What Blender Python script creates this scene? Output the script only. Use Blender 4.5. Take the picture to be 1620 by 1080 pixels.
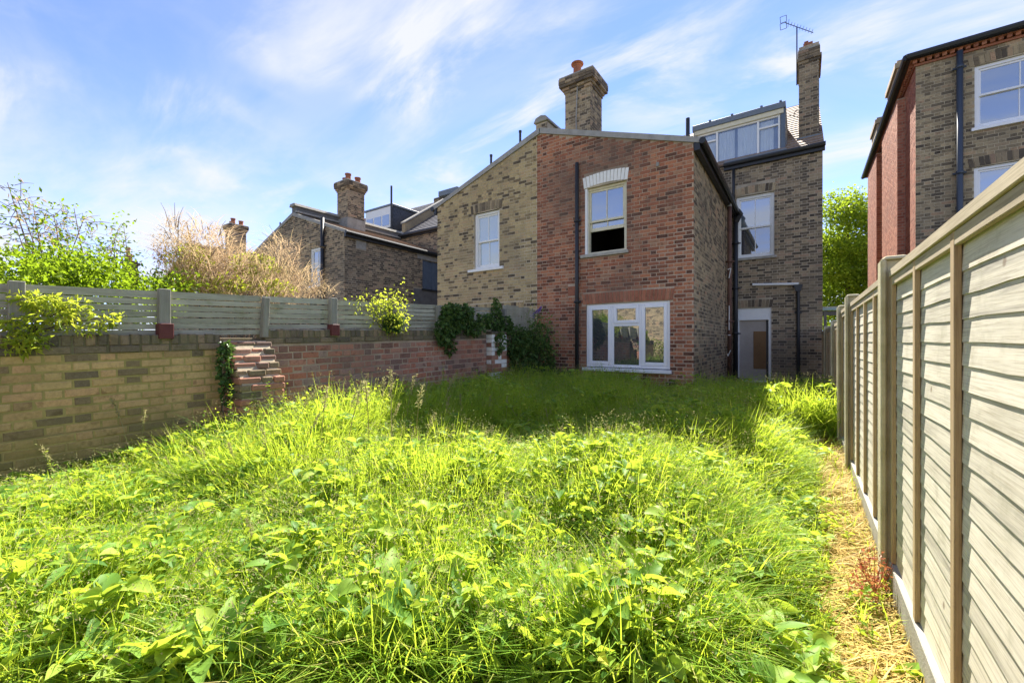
import bpy, math, random
import numpy as np
from mathutils import Vector, Matrix

for _o in list(bpy.data.objects):
    bpy.data.objects.remove(_o)
scn = bpy.context.scene
col = scn.collection
R = math.radians
random.seed(7)
rng = np.random.default_rng(11)

# ------------------------------------------------------------------ camera
EYE = 1.25
FPX = 660.0
YAW = 35.0
cam_data = bpy.data.cameras.new('camera')
cam_data.sensor_width = 36.0
cam_data.lens = 36.0 * FPX / 1620.0
cam_data.clip_start = 0.02
cam_data.clip_end = 3000.0
cam = bpy.data.objects.new('camera', cam_data)
col.objects.link(cam)
cam.location = (0, 0, EYE)
cam.rotation_euler = (R(90), 0, R(YAW))
scn.camera = cam

# ------------------------------------------------------------------ light
SUN_AZ = 15.0      # degrees left of the fence direction
SUN_EL = 46.5
world = bpy.data.worlds.new('World')
scn.world = world
world.use_nodes = True
wn = world.node_tree
wn.nodes.clear()


def wnode(t, **kw):
    n = wn.nodes.new(t)
    for k, v in kw.items():
        setattr(n, k, v)
    return n


w_out = wnode('ShaderNodeOutputWorld')
w_bg = wnode('ShaderNodeBackground')
w_bg.inputs['Strength'].default_value = 0.111
w_sky = wnode('ShaderNodeTexSky', sky_type='NISHITA')
w_sky.sun_disc = False
w_sky.sun_elevation = R(SUN_EL)
w_sky.sun_rotation = R(-SUN_AZ)
w_sky.altitude = 50
w_sky.air_density = 0.35
w_sky.dust_density = 0.0
w_sky.ozone_density = 3.0
w_tc = wnode('ShaderNodeTexCoord')
w_sep = wnode('ShaderNodeSeparateXYZ')
wn.links.new(w_tc.outputs['Generated'], w_sep.inputs[0])
# thin cirrus lies on a high flat layer: direction / height
w_zc = wnode('ShaderNodeMath', operation='MAXIMUM')
w_zc.inputs[1].default_value = 0.0
wn.links.new(w_sep.outputs['Z'], w_zc.inputs[0])
w_za = wnode('ShaderNodeMath', operation='ADD')
w_za.inputs[1].default_value = 0.22
wn.links.new(w_zc.outputs[0], w_za.inputs[0])
w_div = wnode('ShaderNodeVectorMath', operation='DIVIDE')
w_cmb = wnode('ShaderNodeCombineXYZ')
wn.links.new(w_tc.outputs['Generated'], w_div.inputs[0])
for i in range(3):
    wn.links.new(w_za.outputs[0], w_cmb.inputs[i])
wn.links.new(w_cmb.outputs[0], w_div.inputs[1])


def wnoise(scale, detail, rough, dist, loc, rotz, sx, sy):
    mp = wnode('ShaderNodeMapping')
    mp.inputs['Location'].default_value = loc
    mp.inputs['Rotation'].default_value = (0, 0, R(rotz))
    mp.inputs['Scale'].default_value = (sx, sy, 0.0)
    wn.links.new(w_div.outputs[0], mp.inputs[0])
    nz = wnode('ShaderNodeTexNoise')
    nz.inputs['Scale'].default_value = scale
    nz.inputs['Detail'].default_value = detail
    nz.inputs['Roughness'].default_value = rough
    nz.inputs['Distortion'].default_value = dist
    wn.links.new(mp.outputs[0], nz.inputs[0])
    return nz.outputs[0]


def wmap(sock, a, b, c, d):
    m = wnode('ShaderNodeMapRange')
    m.interpolation_type = 'SMOOTHSTEP'
    m.inputs[1].default_value = a
    m.inputs[2].default_value = b
    m.inputs[3].default_value = c
    m.inputs[4].default_value = d
    wn.links.new(sock, m.inputs[0])
    return m.outputs[0]


def wmath(op, a, b):
    m = wnode('ShaderNodeMath', operation=op)
    for i, x in enumerate((a, b)):
        if isinstance(x, (int, float)):
            m.inputs[i].default_value = x
        else:
            wn.links.new(x, m.inputs[i])
    return m.outputs[0]


c_big = wmap(wnoise(1.5, 3, 0.5, 0.5, (0.2, 3.3, 0), 20, 1.0, 1.0), 0.37, 0.64, 0.0, 1.0)
c_wisp = wmap(wnoise(2.6, 12, 0.6, 0.5, (9.9, 4.4, 0), 25, 0.6, 1.5), 0.42, 0.72, 0.0, 1.0)
c_low = wmap(w_sep.outputs['Z'], 0.02, 0.45, 0.75, 0.05)
c_soft = wmap(wnoise(1.6, 8, 0.6, 0.6, (9.0, 1.0, 0), 60, 0.7, 1.4), 0.36, 0.72, 0.0, 1.0)
c_a = wmath('MULTIPLY', c_big, c_wisp)
c_b = wmath('MULTIPLY', c_low, wmath('ADD', c_soft, 0.6))
c_sum = wmath('MINIMUM', wmath('ADD', wmath('ADD', c_a, c_b), wmath('MULTIPLY', c_soft, 0.20)), 0.9)
w_mix = wnode('ShaderNodeMix', data_type='RGBA')
w_tint = wnode('ShaderNodeMix', data_type='RGBA', blend_type='MULTIPLY')
w_tint.inputs[0].default_value = 1.0
w_tint.inputs[7].default_value = (0.92, 0.86, 0.94, 1)
wn.links.new(w_sky.outputs[0], w_tint.inputs[6])
wn.links.new(c_sum, w_mix.inputs[0])
wn.links.new(w_tint.outputs[2], w_mix.inputs[6])
w_mix.inputs[7].default_value = (1.58, 1.60, 1.62, 1)
wn.links.new(w_mix.outputs[2], w_bg.inputs['Color'])
wn.links.new(w_bg.outputs[0], w_out.inputs[0])

S = Vector((-math.sin(R(SUN_AZ)) * math.cos(R(SUN_EL)), math.cos(R(SUN_AZ)) * math.cos(R(SUN_EL)), math.sin(R(SUN_EL))))
sun_d = bpy.data.lights.new('sun', 'SUN')
sun_d.energy = 3.3
sun_d.angle = R(0.55)
sun_d.color = (1.0, 0.94, 0.84)
sun = bpy.data.objects.new('sun', sun_d)
col.objects.link(sun)
sun.location = (-6, 20, 30)
sun.rotation_euler = S.to_track_quat('Z', 'Y').to_euler()

scn.view_settings.view_transform = 'Standard'
scn.view_settings.look = 'None'
scn.view_settings.gamma = 1.0
scn.view_settings.use_curve_mapping = False
scn.view_settings.exposure = 2.48

# ------------------------------------------------------------------ pixel -> place
_f = Vector((-math.sin(R(YAW)), math.cos(R(YAW)), 0))
_r = Vector((math.cos(R(YAW)), math.sin(R(YAW)), 0))


def ray(u, v):
    return _f + _r * ((u - 810.0) / FPX) + Vector((0, 0, (540.0 - v) / FPX))


def onY(u, v, Y):
    d = ray(u, v)
    t = Y / d.y
    return d.x * t, EYE + d.z * t


def onX(u, v, X):
    d = ray(u, v)
    t = X / d.x
    return d.y * t, EYE + d.z * t


def onZ(u, v, Z):
    d = ray(u, v)
    t = (Z - EYE) / d.z
    return d.x * t, d.y * t


# ------------------------------------------------------------------ scene-graph helpers
WLOC = {}


def tag(o, label=None, cat=None, group=None, kind=None):
    if label: o['label'] = label
    if cat: o['category'] = cat
    if group: o['group'] = group
    if kind: o['kind'] = kind
    return o


def attach(o, parent):
    if parent is not None:
        o.parent = parent
        o.matrix_parent_inverse = Matrix.Translation(-Vector(WLOC[parent]))


def empty(name, loc, label=None, cat=None, group=None, parent=None):
    o = bpy.data.objects.new(name, None)
    o.empty_display_size = 0.2
    col.objects.link(o)
    o.location = loc
    WLOC[o] = tuple(loc)
    attach(o, parent)
    return tag(o, label, cat, group)


def mesh_obj(name, me, parent=None, loc=(0, 0, 0)):
    o = bpy.data.objects.new(name, me)
    col.objects.link(o)
    o.location = loc
    WLOC[o] = tuple(loc)
    attach(o, parent)
    return o


def np_mesh(name, verts, quads=None, tris=None, mat=None, smooth=False):
    """verts (n,3); quads (k,4); tris (m,3) -> mesh"""
    me = bpy.data.meshes.new(name)
    verts = np.asarray(verts, dtype=np.float32)
    nq = 0 if quads is None else len(quads)
    nt = 0 if tris is None else len(tris)
    me.vertices.add(len(verts))
    me.vertices.foreach_set('co', verts.ravel())
    loops = []
    starts = []
    if nq:
        loops.append(np.asarray(quads, dtype=np.int32).ravel())
        starts.append(np.arange(nq, dtype=np.int32) * 4)
    if nt:
        loops.append(np.asarray(tris, dtype=np.int32).ravel())
        starts.append(np.arange(nt, dtype=np.int32) * 3 + nq * 4)
    loops = np.concatenate(loops)
    starts = np.concatenate(starts)
    me.loops.add(len(loops))
    me.loops.foreach_set('vertex_index', loops)
    me.polygons.add(nq + nt)
    me.polygons.foreach_set('loop_start', starts)
    me.polygons.foreach_set('use_smooth', np.full(nq + nt, bool(smooth)))
    me.update(calc_edges=True)
    if mat is not None:
        me.materials.append(mat)
    return me


class MB:
    """collects solids, builds ONE mesh object (absolute coordinates, origin at base centre)"""

    def __init__(s):
        s.v = []
        s.f = []

    def box(s, x0, x1, y0, y1, z0, z1):
        if x0 > x1: x0, x1 = x1, x0
        if y0 > y1: y0, y1 = y1, y0
        if z0 > z1: z0, z1 = z1, z0
        b = len(s.v)
        s.v += [(x0, y0, z0), (x1, y0, z0), (x1, y1, z0), (x0, y1, z0), (x0, y0, z1), (x1, y0, z1), (x1, y1, z1), (x0, y1, z1)]
        s.f += [tuple(b + i for i in q) for q in ((0, 3, 2, 1), (4, 5, 6, 7), (0, 1, 5, 4), (1, 2, 6, 5), (2, 3, 7, 6), (3, 0, 4, 7))]
        return s

    def prism(s, pts, d):
        """convex or simple polygon pts (3D, planar) extruded by vector d"""
        b = len(s.v)
        n = len(pts)
        d = Vector(d)
        s.v += [tuple(p) for p in pts] + [tuple(Vector(p) + d) for p in pts]
        s.f.append(tuple(b + i for i in range(n))[::-1])
        s.f.append(tuple(b + n + i for i in range(n)))
        for i in range(n):
            j = (i + 1) % n
            s.f.append((b + i, b + j, b + n + j, b + n + i))
        return s

    def tube(s, pts, r, n=8, r1=None, cap=True):
        pts = [Vector(p) for p in pts]
        b = len(s.v)
        m = len(pts)
        for i, p in enumerate(pts):
            t = (pts[min(i + 1, m - 1)] - pts[max(i - 1, 0)]).normalized()
            a = Vector((0, 0, 1)) if abs(t.z) < 0.9 else Vector((1, 0, 0))
            e1 = t.cross(a).normalized()
            e2 = t.cross(e1)
            rr = r if r1 is None else r + (r1 - r) * i / max(1, m - 1)
            for k in range(n):
                an = 2 * math.pi * k / n
                s.v.append(tuple(p + e1 * (math.cos(an) * rr) + e2 * (math.sin(an) * rr)))
        for i in range(m - 1):
            for k in range(n):
                k2 = (k + 1) % n
                s.f.append((b + i * n + k, b + i * n + k2, b + (i + 1) * n + k2, b + (i + 1) * n + k))
        if cap:
            s.f.append(tuple(b + k for k in range(n))[::-1])
            s.f.append(tuple(b + (m - 1) * n + k for k in range(n)))
        return s

    def lathe(s, c, prof, n=12):
        """prof: list of (r, z) about vertical axis through c"""
        b = len(s.v)
        for r, z in prof:
            for k in range(n):
                an = 2 * math.pi * k / n
                s.v.append((c[0] + r * math.cos(an), c[1] + r * math.sin(an), c[2] + z))
        m = len(prof)
        for i in range(m - 1):
            for k in range(n):
                k2 = (k + 1) % n
                s.f.append((b + i * n + k, b + i * n + k2, b + (i + 1) * n + k2, b + (i + 1) * n + k))
        s.f.append(tuple(b + k for k in range(n))[::-1])
        s.f.append(tuple(b + (m - 1) * n + k for k in range(n)))
        return s

    def build(s, name, mat, parent=None, bevel=0.0, smooth=False):
        v = np.array(s.v)
        lo, hi = v.min(0), v.max(0)
        o0 = ((lo[0] + hi[0]) / 2, (lo[1] + hi[1]) / 2, lo[2])
        me = bpy.data.meshes.new(name)
        me.from_pydata([tuple(p) for p in (v - np.array(o0))], [], s.f)
        if smooth:
            me.polygons.foreach_set('use_smooth', np.ones(len(me.polygons), dtype=bool))
        me.update()
        if mat is not None:
            me.materials.append(mat)
        o = mesh_obj(name, me, parent, o0)
        if bevel:
            m = o.modifiers.new('bevel', 'BEVEL')
            m.width = bevel
            m.segments = 1
            m.limit_method = 'ANGLE'
        return o


def copy_tree(o, parent=None):
    c = o.copy()
    col.objects.link(c)
    if parent is not None:
        c.parent = parent
        c.matrix_parent_inverse = o.matrix_parent_inverse.copy()
    for ch in list(o.children):
        copy_tree(ch, c)
    return c


# ------------------------------------------------------------------ materials
def new_mat(name):
    m = bpy.data.materials.new(name)
    m.use_nodes = True
    nt = m.node_tree
    b = nt.nodes['Principled BSDF']
    return m, nt, b


def lk(nt, a, b):
    nt.links.new(a, b)


def n_noise(nt, scale, detail=3, rough=0.6, vec=None, dist=0.0):
    n = nt.nodes.new('ShaderNodeTexNoise')
    n.inputs['Scale'].default_value = scale
    n.inputs['Detail'].default_value = detail
    n.inputs['Roughness'].default_value = rough
    n.inputs['Distortion'].default_value = dist
    if vec is not None:
        lk(nt, vec, n.inputs['Vector'])
    return n.outputs[0]


def n_range(nt, s, a, b, c, d, smooth=False):
    m = nt.nodes.new('ShaderNodeMapRange')
    if smooth: m.interpolation_type = 'SMOOTHSTEP'
    for i, x in enumerate((a, b, c, d)):
        m.inputs[i + 1].default_value = x
    lk(nt, s, m.inputs[0])
    return m.outputs[0]


def n_math(nt, op, a, b=None):
    m = nt.nodes.new('ShaderNodeMath')
    m.operation = op
    for i, x in enumerate((a, b)):
        if x is None: continue
        if isinstance(x, (int, float)):
            m.inputs[i].default_value = x
        else:
            lk(nt, x, m.inputs[i])
    return m.outputs[0]


def n_mix(nt, fac, a, b, blend='MIX'):
    m = nt.nodes.new('ShaderNodeMix')
    m.data_type = 'RGBA'
    m.blend_type = blend
    for i, x in ((0, fac), (6, a), (7, b)):
        if isinstance(x, (int, float)):
            m.inputs[i].default_value = x
        elif isinstance(x, (tuple, list)):
            m.inputs[i].default_value = tuple(x) + ((1,) if len(x) == 3 else ())
        else:
            lk(nt, x, m.inputs[i])
    return m.outputs[2]


def n_ramp(nt, fac, stops, interp='LINEAR'):
    r = nt.nodes.new('ShaderNodeValToRGB')
    r.color_ramp.interpolation = interp
    el = r.color_ramp.elements
    while len(el) < len(stops):
        el.new(0.5)
    for e, (p, c) in zip(el, stops):
        e.position = p
        e.color = tuple(c) + (1,)
    lk(nt, fac, r.inputs[0])
    return r.outputs[0]


def n_geo(nt):
    return nt.nodes.new('ShaderNodeNewGeometry')


def n_bump(nt, b, h, strength, dist=0.01):
    n = nt.nodes.new('ShaderNodeBump')
    n.inputs['Strength'].default_value = strength
    n.inputs['Distance'].default_value = dist
    lk(nt, h, n.inputs['Height'])
    lk(nt, n.outputs[0], b.inputs['Normal'])


def n_piece_random(nt, g):
    """a value of its own for every piece, whether joined or single"""
    oi = nt.nodes.new('ShaderNodeObjectInfo')
    return n_math(nt, 'FRACT', n_math(nt, 'ADD', g.outputs['Random Per Island'], oi.outputs['Random']))


def brick_mat(name, stops, grime=(0.05, 0.045, 0.04), grime_amt=0.5, grime_scale=0.9, moss=None, gain=1.0):
    stops = [(p, tuple(min(.6, x * gain) for x in c)) for p, c in stops]
    grime = tuple(x * gain for x in grime)
    m, nt, b = new_mat(name)
    g = n_geo(nt)
    pos = g.outputs['Position']
    c = n_ramp(nt, n_piece_random(nt, g), stops)
    mott = n_noise(nt, 38, 4, 0.7, pos)
    c = n_mix(nt, n_range(nt, mott, 0.42, 0.75, 0.0, 0.55), c, n_mix(nt, 1.0, c, (0.45, 0.42, 0.4), 'MULTIPLY'))
    c = n_mix(nt, n_range(nt, n_noise(nt, 90, 2, 0.6, pos), 0.55, 0.8, 0.0, 0.35), c, (0.42, 0.36, 0.29))
    c = n_mix(nt, n_range(nt, n_noise(nt, 11, 3, 0.6, pos), 0.56, 0.68, 0.0, 0.5, True), c, n_mix(nt, 1.0, c, (0.34, 0.31, 0.3), 'MULTIPLY'))
    big = n_noise(nt, grime_scale, 5, 0.65, pos, 0.3)
    c = n_mix(nt, n_range(nt, big, 0.42, 0.66, 0.0, grime_amt, True), c, grime)
    if moss:
        sp = nt.nodes.new('ShaderNodeSeparateXYZ')
        lk(nt, pos, sp.inputs[0])
        zf = n_range(nt, sp.outputs[2], moss[1], moss[2], 1.0, 0.0, True)
        mf = n_math(nt, 'MULTIPLY', zf, n_range(nt, n_noise(nt, 3.0, 5, 0.7, pos), 0.3, 0.65, 0.25, 0.95))
        c = n_mix(nt, mf, c, moss[0])
    lk(nt, c, b.inputs['Base Color'])
    b.inputs['Roughness'].default_value = 0.92
    b.inputs['Specular IOR Level'].default_value = 0.25
    n_bump(nt, b, n_noise(nt, 160, 4, 0.7, pos), 0.5, 0.004)
    return m


def plain_mat(name, colr, rough=0.6, spec=0.4, mott=0.25, scale=14, bump=0.15, bscale=120, dark=(0.4, 0.38, 0.35), metal=0.0, rand=0.0):
    m, nt, b = new_mat(name)
    g = n_geo(nt)
    pos = g.outputs['Position']
    c = n_mix(nt, n_range(nt, n_noise(nt, scale, 6, 0.7, pos), 0.4, 0.72, 0.0, mott), colr, tuple(x * d for x, d in zip(colr, dark)))
    if rand:
        c = n_mix(nt, n_range(nt, n_piece_random(nt, g), 0, 1, 0, rand), c, tuple(x * 0.45 for x in colr))
    lk(nt, c, b.inputs['Base Color'])
    b.inputs['Roughness'].default_value = rough
    b.inputs['Specular IOR Level'].default_value = spec
    b.inputs['Metallic'].default_value = metal
    if bump:
        n_bump(nt, b, n_noise(nt, bscale, 3, 0.6, pos), bump, 0.004)
    return m


def wood_mat(name, stops, axis=1, rough=0.8, stain=None):
    """weathered timber, grain runs along the given world axis"""
    m, nt, b = new_mat(name)
    g = n_geo(nt)
    mp = nt.nodes.new('ShaderNodeMapping')
    sc = [40.0, 40.0, 40.0]
    sc[axis] = 1.6
    mp.inputs['Scale'].default_value = sc
    rnd = n_piece_random(nt, g)
    off = nt.nodes.new('ShaderNodeCombineXYZ')
    for i in range(3):
        lk(nt, n_math(nt, 'MULTIPLY', rnd, 37.0), off.inputs[i])
    va = nt.nodes.new('ShaderNodeVectorMath')
    va.operation = 'ADD'
    lk(nt, g.outputs['Position'], va.inputs[0])
    lk(nt, off.outputs[0], va.inputs[1])
    lk(nt, va.outputs[0], mp.inputs[0])
    gr = n_noise(nt, 1.0, 6, 0.65, mp.outputs[0], 0.6)
    c = n_ramp(nt, n_math(nt, 'ADD', n_math(nt, 'MULTIPLY', gr, 0.75), n_math(nt, 'MULTIPLY', rnd, 0.3)), stops)
    c = n_mix(nt, n_range(nt, n_noise(nt, 2.6, 5, 0.6, va.outputs[0]), 0.45, 0.75, 0, 0.45), c, n_mix(nt, 1.0, c, (0.6, 0.58, 0.52), 'MULTIPLY'))
    if stain:
        c = n_mix(nt, n_range(nt, n_noise(nt, 5, 5, 0.7, g.outputs['Position']), 0.55, 0.75, 0, 0.6), c, stain)
    lk(nt, c, b.inputs['Base Color'])
    b.inputs['Roughness'].default_value = rough
    b.inputs['Specular IOR Level'].default_value = 0.2
    mp2 = nt.nodes.new('ShaderNodeMapping')
    sc2 = [260.0, 260.0, 260.0]
    sc2[axis] = 5.0
    mp2.inputs['Scale'].default_value = sc2
    lk(nt, va.outputs[0], mp2.inputs[0])
    fine = n_noise(nt, 1.0, 4, 0.7, mp2.outputs[0], 0.3)
    c = n_mix(nt, n_range(nt, fine, 0.46, 0.7, 0, 0.75), c, n_mix(nt, 1.0, c, (0.56, 0.52, 0.45), 'MULTIPLY'))
    vo = nt.nodes.new('ShaderNodeTexVoronoi')
    vo.inputs['Scale'].default_value = 4.0
    lk(nt, va.outputs[0], vo.inputs['Vector'])
    c = n_mix(nt, n_range(nt, vo.outputs['Distance'], 0.035, 0.075, 0.75, 0.0, True), c, (0.16, 0.11, 0.07))
    lk(nt, c, b.inputs['Base Color'])
    n_bump(nt, b, fine, 0.25, 0.001)
    return m


def leaf_mat(name, stops, trans=0.45, tcol=(0.30, 0.42, 0.03), patch=None, rough=0.45, tmix=0.6):
    m, nt, b = new_mat(name)
    g = n_geo(nt)
    c = n_ramp(nt, n_piece_random(nt, g), stops)
    if patch:
        f = n_range(nt, n_noise(nt, patch[1], 4, 0.6, g.outputs['Position']), 0.42, 0.66, 0, patch[2], True)
        c = n_mix(nt, f, c, patch[0])
    lk(nt, c, b.inputs['Base Color'])
    b.inputs['Roughness'].default_value = rough
    b.inputs['Specular IOR Level'].default_value = 0.12
    tr = nt.nodes.new('ShaderNodeBsdfTranslucent')
    lk(nt, n_mix(nt, tmix, c, tcol), tr.inputs['Color'])
    mx = nt.nodes.new('ShaderNodeMixShader')
    mx.inputs[0].default_value = trans
    lk(nt, b.outputs[0], mx.inputs[1])
    lk(nt, tr.outputs[0], mx.inputs[2])
    lk(nt, mx.outputs[0], nt.nodes['Material Output'].inputs[0])
    return m


M = {}
M['red'] = brick_mat('red_brick', [(0.0, (0.10, 0.05, 0.034)), (0.18, (0.20, 0.082, 0.048)), (0.5, (0.34, 0.125, 0.066)), (0.8, (0.43, 0.18, 0.092)), (1.0, (0.34, 0.19, 0.115))], (0.125, 0.092, 0.07), 0.68, 0.5, gain=1.12)
M['yellow'] = brick_mat('yellow_stock_brick', [(0.0, (0.075, 0.058, 0.04)), (0.16, (0.18, 0.135, 0.075)), (0.3, (0.38, 0.29, 0.145)), (0.7, (0.49, 0.38, 0.19)), (1.0, (0.44, 0.31, 0.165))], (0.17, 0.14, 0.095), 0.45, 0.7, gain=1.1)
M['dark'] = brick_mat('sooty_stock_brick', [(0.0, (0.06, 0.048, 0.036)), (0.3, (0.13, 0.10, 0.067)), (0.6, (0.24, 0.185, 0.115)), (0.85, (0.33, 0.255, 0.155)), (1.0, (0.32, 0.21, 0.135))], (0.105, 0.088, 0.066), 0.45, 0.7, gain=1.25)
M['side'] = brick_mat('weathered_stock_brick', [(0.0, (0.075, 0.06, 0.044)), (0.25, (0.18, 0.14, 0.088)), (0.6, (0.33, 0.26, 0.155)), (0.85, (0.41, 0.32, 0.19)), (1.0, (0.39, 0.25, 0.15))], (0.125, 0.104, 0.076), 0.45, 0.8, gain=1.15)
M['orange'] = brick_mat('orange_red_brick', [(0.0, (0.36, 0.13, 0.08)), (0.5, (0.52, 0.20, 0.12)), (1.0, (0.58, 0.26, 0.16))], (0.28, 0.125, 0.09), 0.4, 0.6)
M['gyel'] = brick_mat('garden_yellow_brick', [(0.0, (0.18, 0.14, 0.085)), (0.10, (0.27, 0.19, 0.10)), (0.2, (0.46, 0.30, 0.13)), (0.65, (0.58, 0.40, 0.18)), (1.0, (0.58, 0.34, 0.17))], (0.27, 0.20, 0.09), 0.4, 1.6, moss=((0.17, 0.165, 0.045), 0.15, 0.75), gain=1.05)
M['gred'] = brick_mat('garden_red_brick', [(0.0, (0.16, 0.095, 0.075)), (0.25, (0.30, 0.135, 0.09)), (0.6, (0.44, 0.18, 0.11)), (0.85, (0.43, 0.225, 0.155)), (1.0, (0.31, 0.23, 0.18))], (0.20, 0.15, 0.125), 0.5, 1.2, moss=((0.14, 0.13, 0.06), 0.1, 0.6), gain=1.12)
M['coping'] = brick_mat('mossy_coping_brick', [(0.0, (0.12, 0.10, 0.075)), (0.5, (0.22, 0.17, 0.11)), (1.0, (0.31, 0.22, 0.14))], (0.13, 0.125, 0.06), 0.5, 4.0)
M['gauged'] = brick_mat('lintel_red_brick', [(0.0, (0.34, 0.13, 0.075)), (0.6, (0.46, 0.175, 0.095)), (1.0, (0.52, 0.23, 0.13))], (0.2, 0.12, 0.085), 0.3, 2.0)
M['white_brick'] = plain_mat('white_painted_brick', (0.84, 0.83, 0.78), 0.85, 0.2, 0.35, 14, 0.4, dark=(0.6, 0.58, 0.52))
def mortar_mat(name, colr, grime, amt, scale):
    """pointing that carries the same soot patches as the bricks around it"""
    m, nt, b = new_mat(name)
    g = n_geo(nt)
    pos = g.outputs['Position']
    c = n_mix(nt, n_range(nt, n_noise(nt, 3, 6, 0.7, pos), 0.4, 0.72, 0.0, 0.5), colr, tuple(x * 0.55 for x in colr))
    c = n_mix(nt, n_range(nt, n_noise(nt, 28, 4, 0.7, pos), 0.5, 0.7, 0.0, 0.55), c, tuple(x * 0.5 for x in colr))
    big = n_noise(nt, scale, 5, 0.65, pos, 0.3)
    c = n_mix(nt, n_range(nt, big, 0.42, 0.66, 0.0, amt, True), c, grime)
    lk(nt, c, b.inputs['Base Color'])
    b.inputs['Roughness'].default_value = 0.95
    b.inputs['Specular IOR Level'].default_value = 0.1
    n_bump(nt, b, n_noise(nt, 120, 3, 0.6, pos), 0.4, 0.004)
    return m


M['mortar'] = mortar_mat('lime_mortar', (0.56, 0.475, 0.33), (0.22, 0.19, 0.135), 0.55, 0.75)
M['mortar_red'] = mortar_mat('pinkish_mortar', (0.52, 0.40, 0.29), (0.20, 0.155, 0.115), 0.75, 0.5)
M['mortar_dark'] = mortar_mat('sooty_mortar', (0.52, 0.44, 0.32), (0.21, 0.175, 0.13), 0.6, 0.7)
M['mortar_moss'] = mortar_mat('mossy_mortar', (0.42, 0.34, 0.13), (0.20, 0.18, 0.06), 0.6, 1.6)
M['mortar_coping'] = plain_mat('dark_mossy_mortar', (0.17, 0.15, 0.09), 0.95, 0.1, 0.5, 6, 0.4)
M['white'] = plain_mat('white_paint', (0.80, 0.80, 0.76), 0.45, 0.4, 0.12, 9, 0.05)
M['upvc'] = plain_mat('white_plastic', (0.82, 0.83, 0.84), 0.3, 0.5, 0.05, 4, 0.0)
M['cream'] = plain_mat('aged_cream_paint', (0.70, 0.65, 0.47), 0.55, 0.3, 0.3, 12, 0.1)
M['stone'] = plain_mat('stone_sill', (0.42, 0.40, 0.34), 0.9, 0.2, 0.6, 9, 0.4)
M['concrete'] = plain_mat('weathered_concrete', (0.34, 0.325, 0.285), 0.95, 0.2, 0.55, 6, 0.5)
M['render'] = plain_mat('grey_render', (0.17, 0.165, 0.155), 0.95, 0.15, 0.5, 4, 0.4)
M['black'] = plain_mat('black_iron', (0.022, 0.024, 0.027), 0.45, 0.45, 0.3, 20, 0.1)
M['bluepipe'] = plain_mat('dark_blue_grey_pipe', (0.045, 0.06, 0.085), 0.4, 0.5, 0.2, 8, 0.0)
M['rustpipe'] = plain_mat('brown_peeling_pipe', (0.17, 0.085, 0.055), 0.65, 0.3, 0.85, 7, 0.3, dark=(0.25, 0.3, 0.35))
M['lead'] = plain_mat('lead_sheet', (0.16, 0.19, 0.22), 0.5, 0.45, 0.35, 6, 0.1)
M['slate'] = plain_mat('grey_slate', (0.14, 0.135, 0.14), 0.6, 0.4, 0.5, 5, 0.3, rand=0.6)
M['tile'] = plain_mat('brown_roof_tile', (0.34, 0.25, 0.18), 0.8, 0.25, 0.6, 6, 0.3, rand=0.5)
M['darkslate'] = plain_mat('blue_black_slate', (0.045, 0.055, 0.075), 0.5, 0.45, 0.3, 8, 0.2, rand=0.4)
M['verge'] = plain_mat('grey_verge_mortar', (0.36, 0.35, 0.32), 0.9, 0.2, 0.5, 5, 0.4)
M['pot'] = plain_mat('terracotta_pot', (0.33, 0.13, 0.075), 0.85, 0.2, 0.5, 8, 0.3)
M['buffpot'] = plain_mat('buff_clay_pot', (0.50, 0.33, 0.19), 0.85, 0.2, 0.4, 8, 0.3)
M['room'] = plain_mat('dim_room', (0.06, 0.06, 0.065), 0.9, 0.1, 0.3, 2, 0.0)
M['curtain'] = plain_mat('pale_curtain', (0.86, 0.88, 0.87), 0.9, 0.1, 0.15, 3, 0.0)
M['blind'] = plain_mat('grey_green_blind', (0.55, 0.60, 0.57), 0.9, 0.1, 0.15, 3, 0.0)
M['bluepaint'] = plain_mat('blue_grey_paint', (0.12, 0.155, 0.20), 0.6, 0.3, 0.35, 5, 0.1)
M['maroon'] = plain_mat('maroon_metal', (0.13, 0.035, 0.032), 0.6, 0.3, 0.4, 9, 0.1)
M['hard'] = plain_mat('plywood_board', (0.42, 0.37, 0.31), 0.85, 0.2, 0.3, 2.5, 0.1)
M['brownboard'] = plain_mat('brown_board', (0.22, 0.125, 0.055), 0.8, 0.2, 0.3, 3, 0.1)
M['teal'] = plain_mat('pale_green_sheet', (0.42, 0.58, 0.52), 0.5, 0.3, 0.3, 4, 0.0)
M['fslat'] = wood_mat('weathered_larch', [(0.2, (0.26, 0.24, 0.20)), (0.4, (0.57, 0.53, 0.43)), (0.65, (0.70, 0.65, 0.53)), (1.0, (0.60, 0.51, 0.37))], 1, stain=(0.33, 0.31, 0.22))
M['fbatten'] = wood_mat('brown_batten', [(0.2, (0.32, 0.22, 0.12)), (0.6, (0.52, 0.39, 0.23)), (1.0, (0.62, 0.49, 0.32))], 2)
M['frail'] = wood_mat('pale_capping', [(0.2, (0.36, 0.29, 0.19)), (0.6, (0.54, 0.46, 0.32)), (1.0, (0.62, 0.55, 0.41))], 1)
M['fpost'] = plain_mat('mossy_concrete_post', (0.56, 0.51, 0.35), 0.95, 0.15, 0.65, 5, 0.5, dark=(0.5, 0.46, 0.3))
M['lslat'] = wood_mat('grey_green_slat', [(0.2, (0.25, 0.245, 0.18)), (0.6, (0.44, 0.43, 0.34)), (1.0, (0.56, 0.54, 0.45))], 1, stain=(0.14, 0.17, 0.06))
M['lpost'] = wood_mat('grey_post', [(0.2, (0.16, 0.155, 0.13)), (0.6, (0.28, 0.27, 0.23)), (1.0, (0.37, 0.36, 0.31))], 2)
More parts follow.
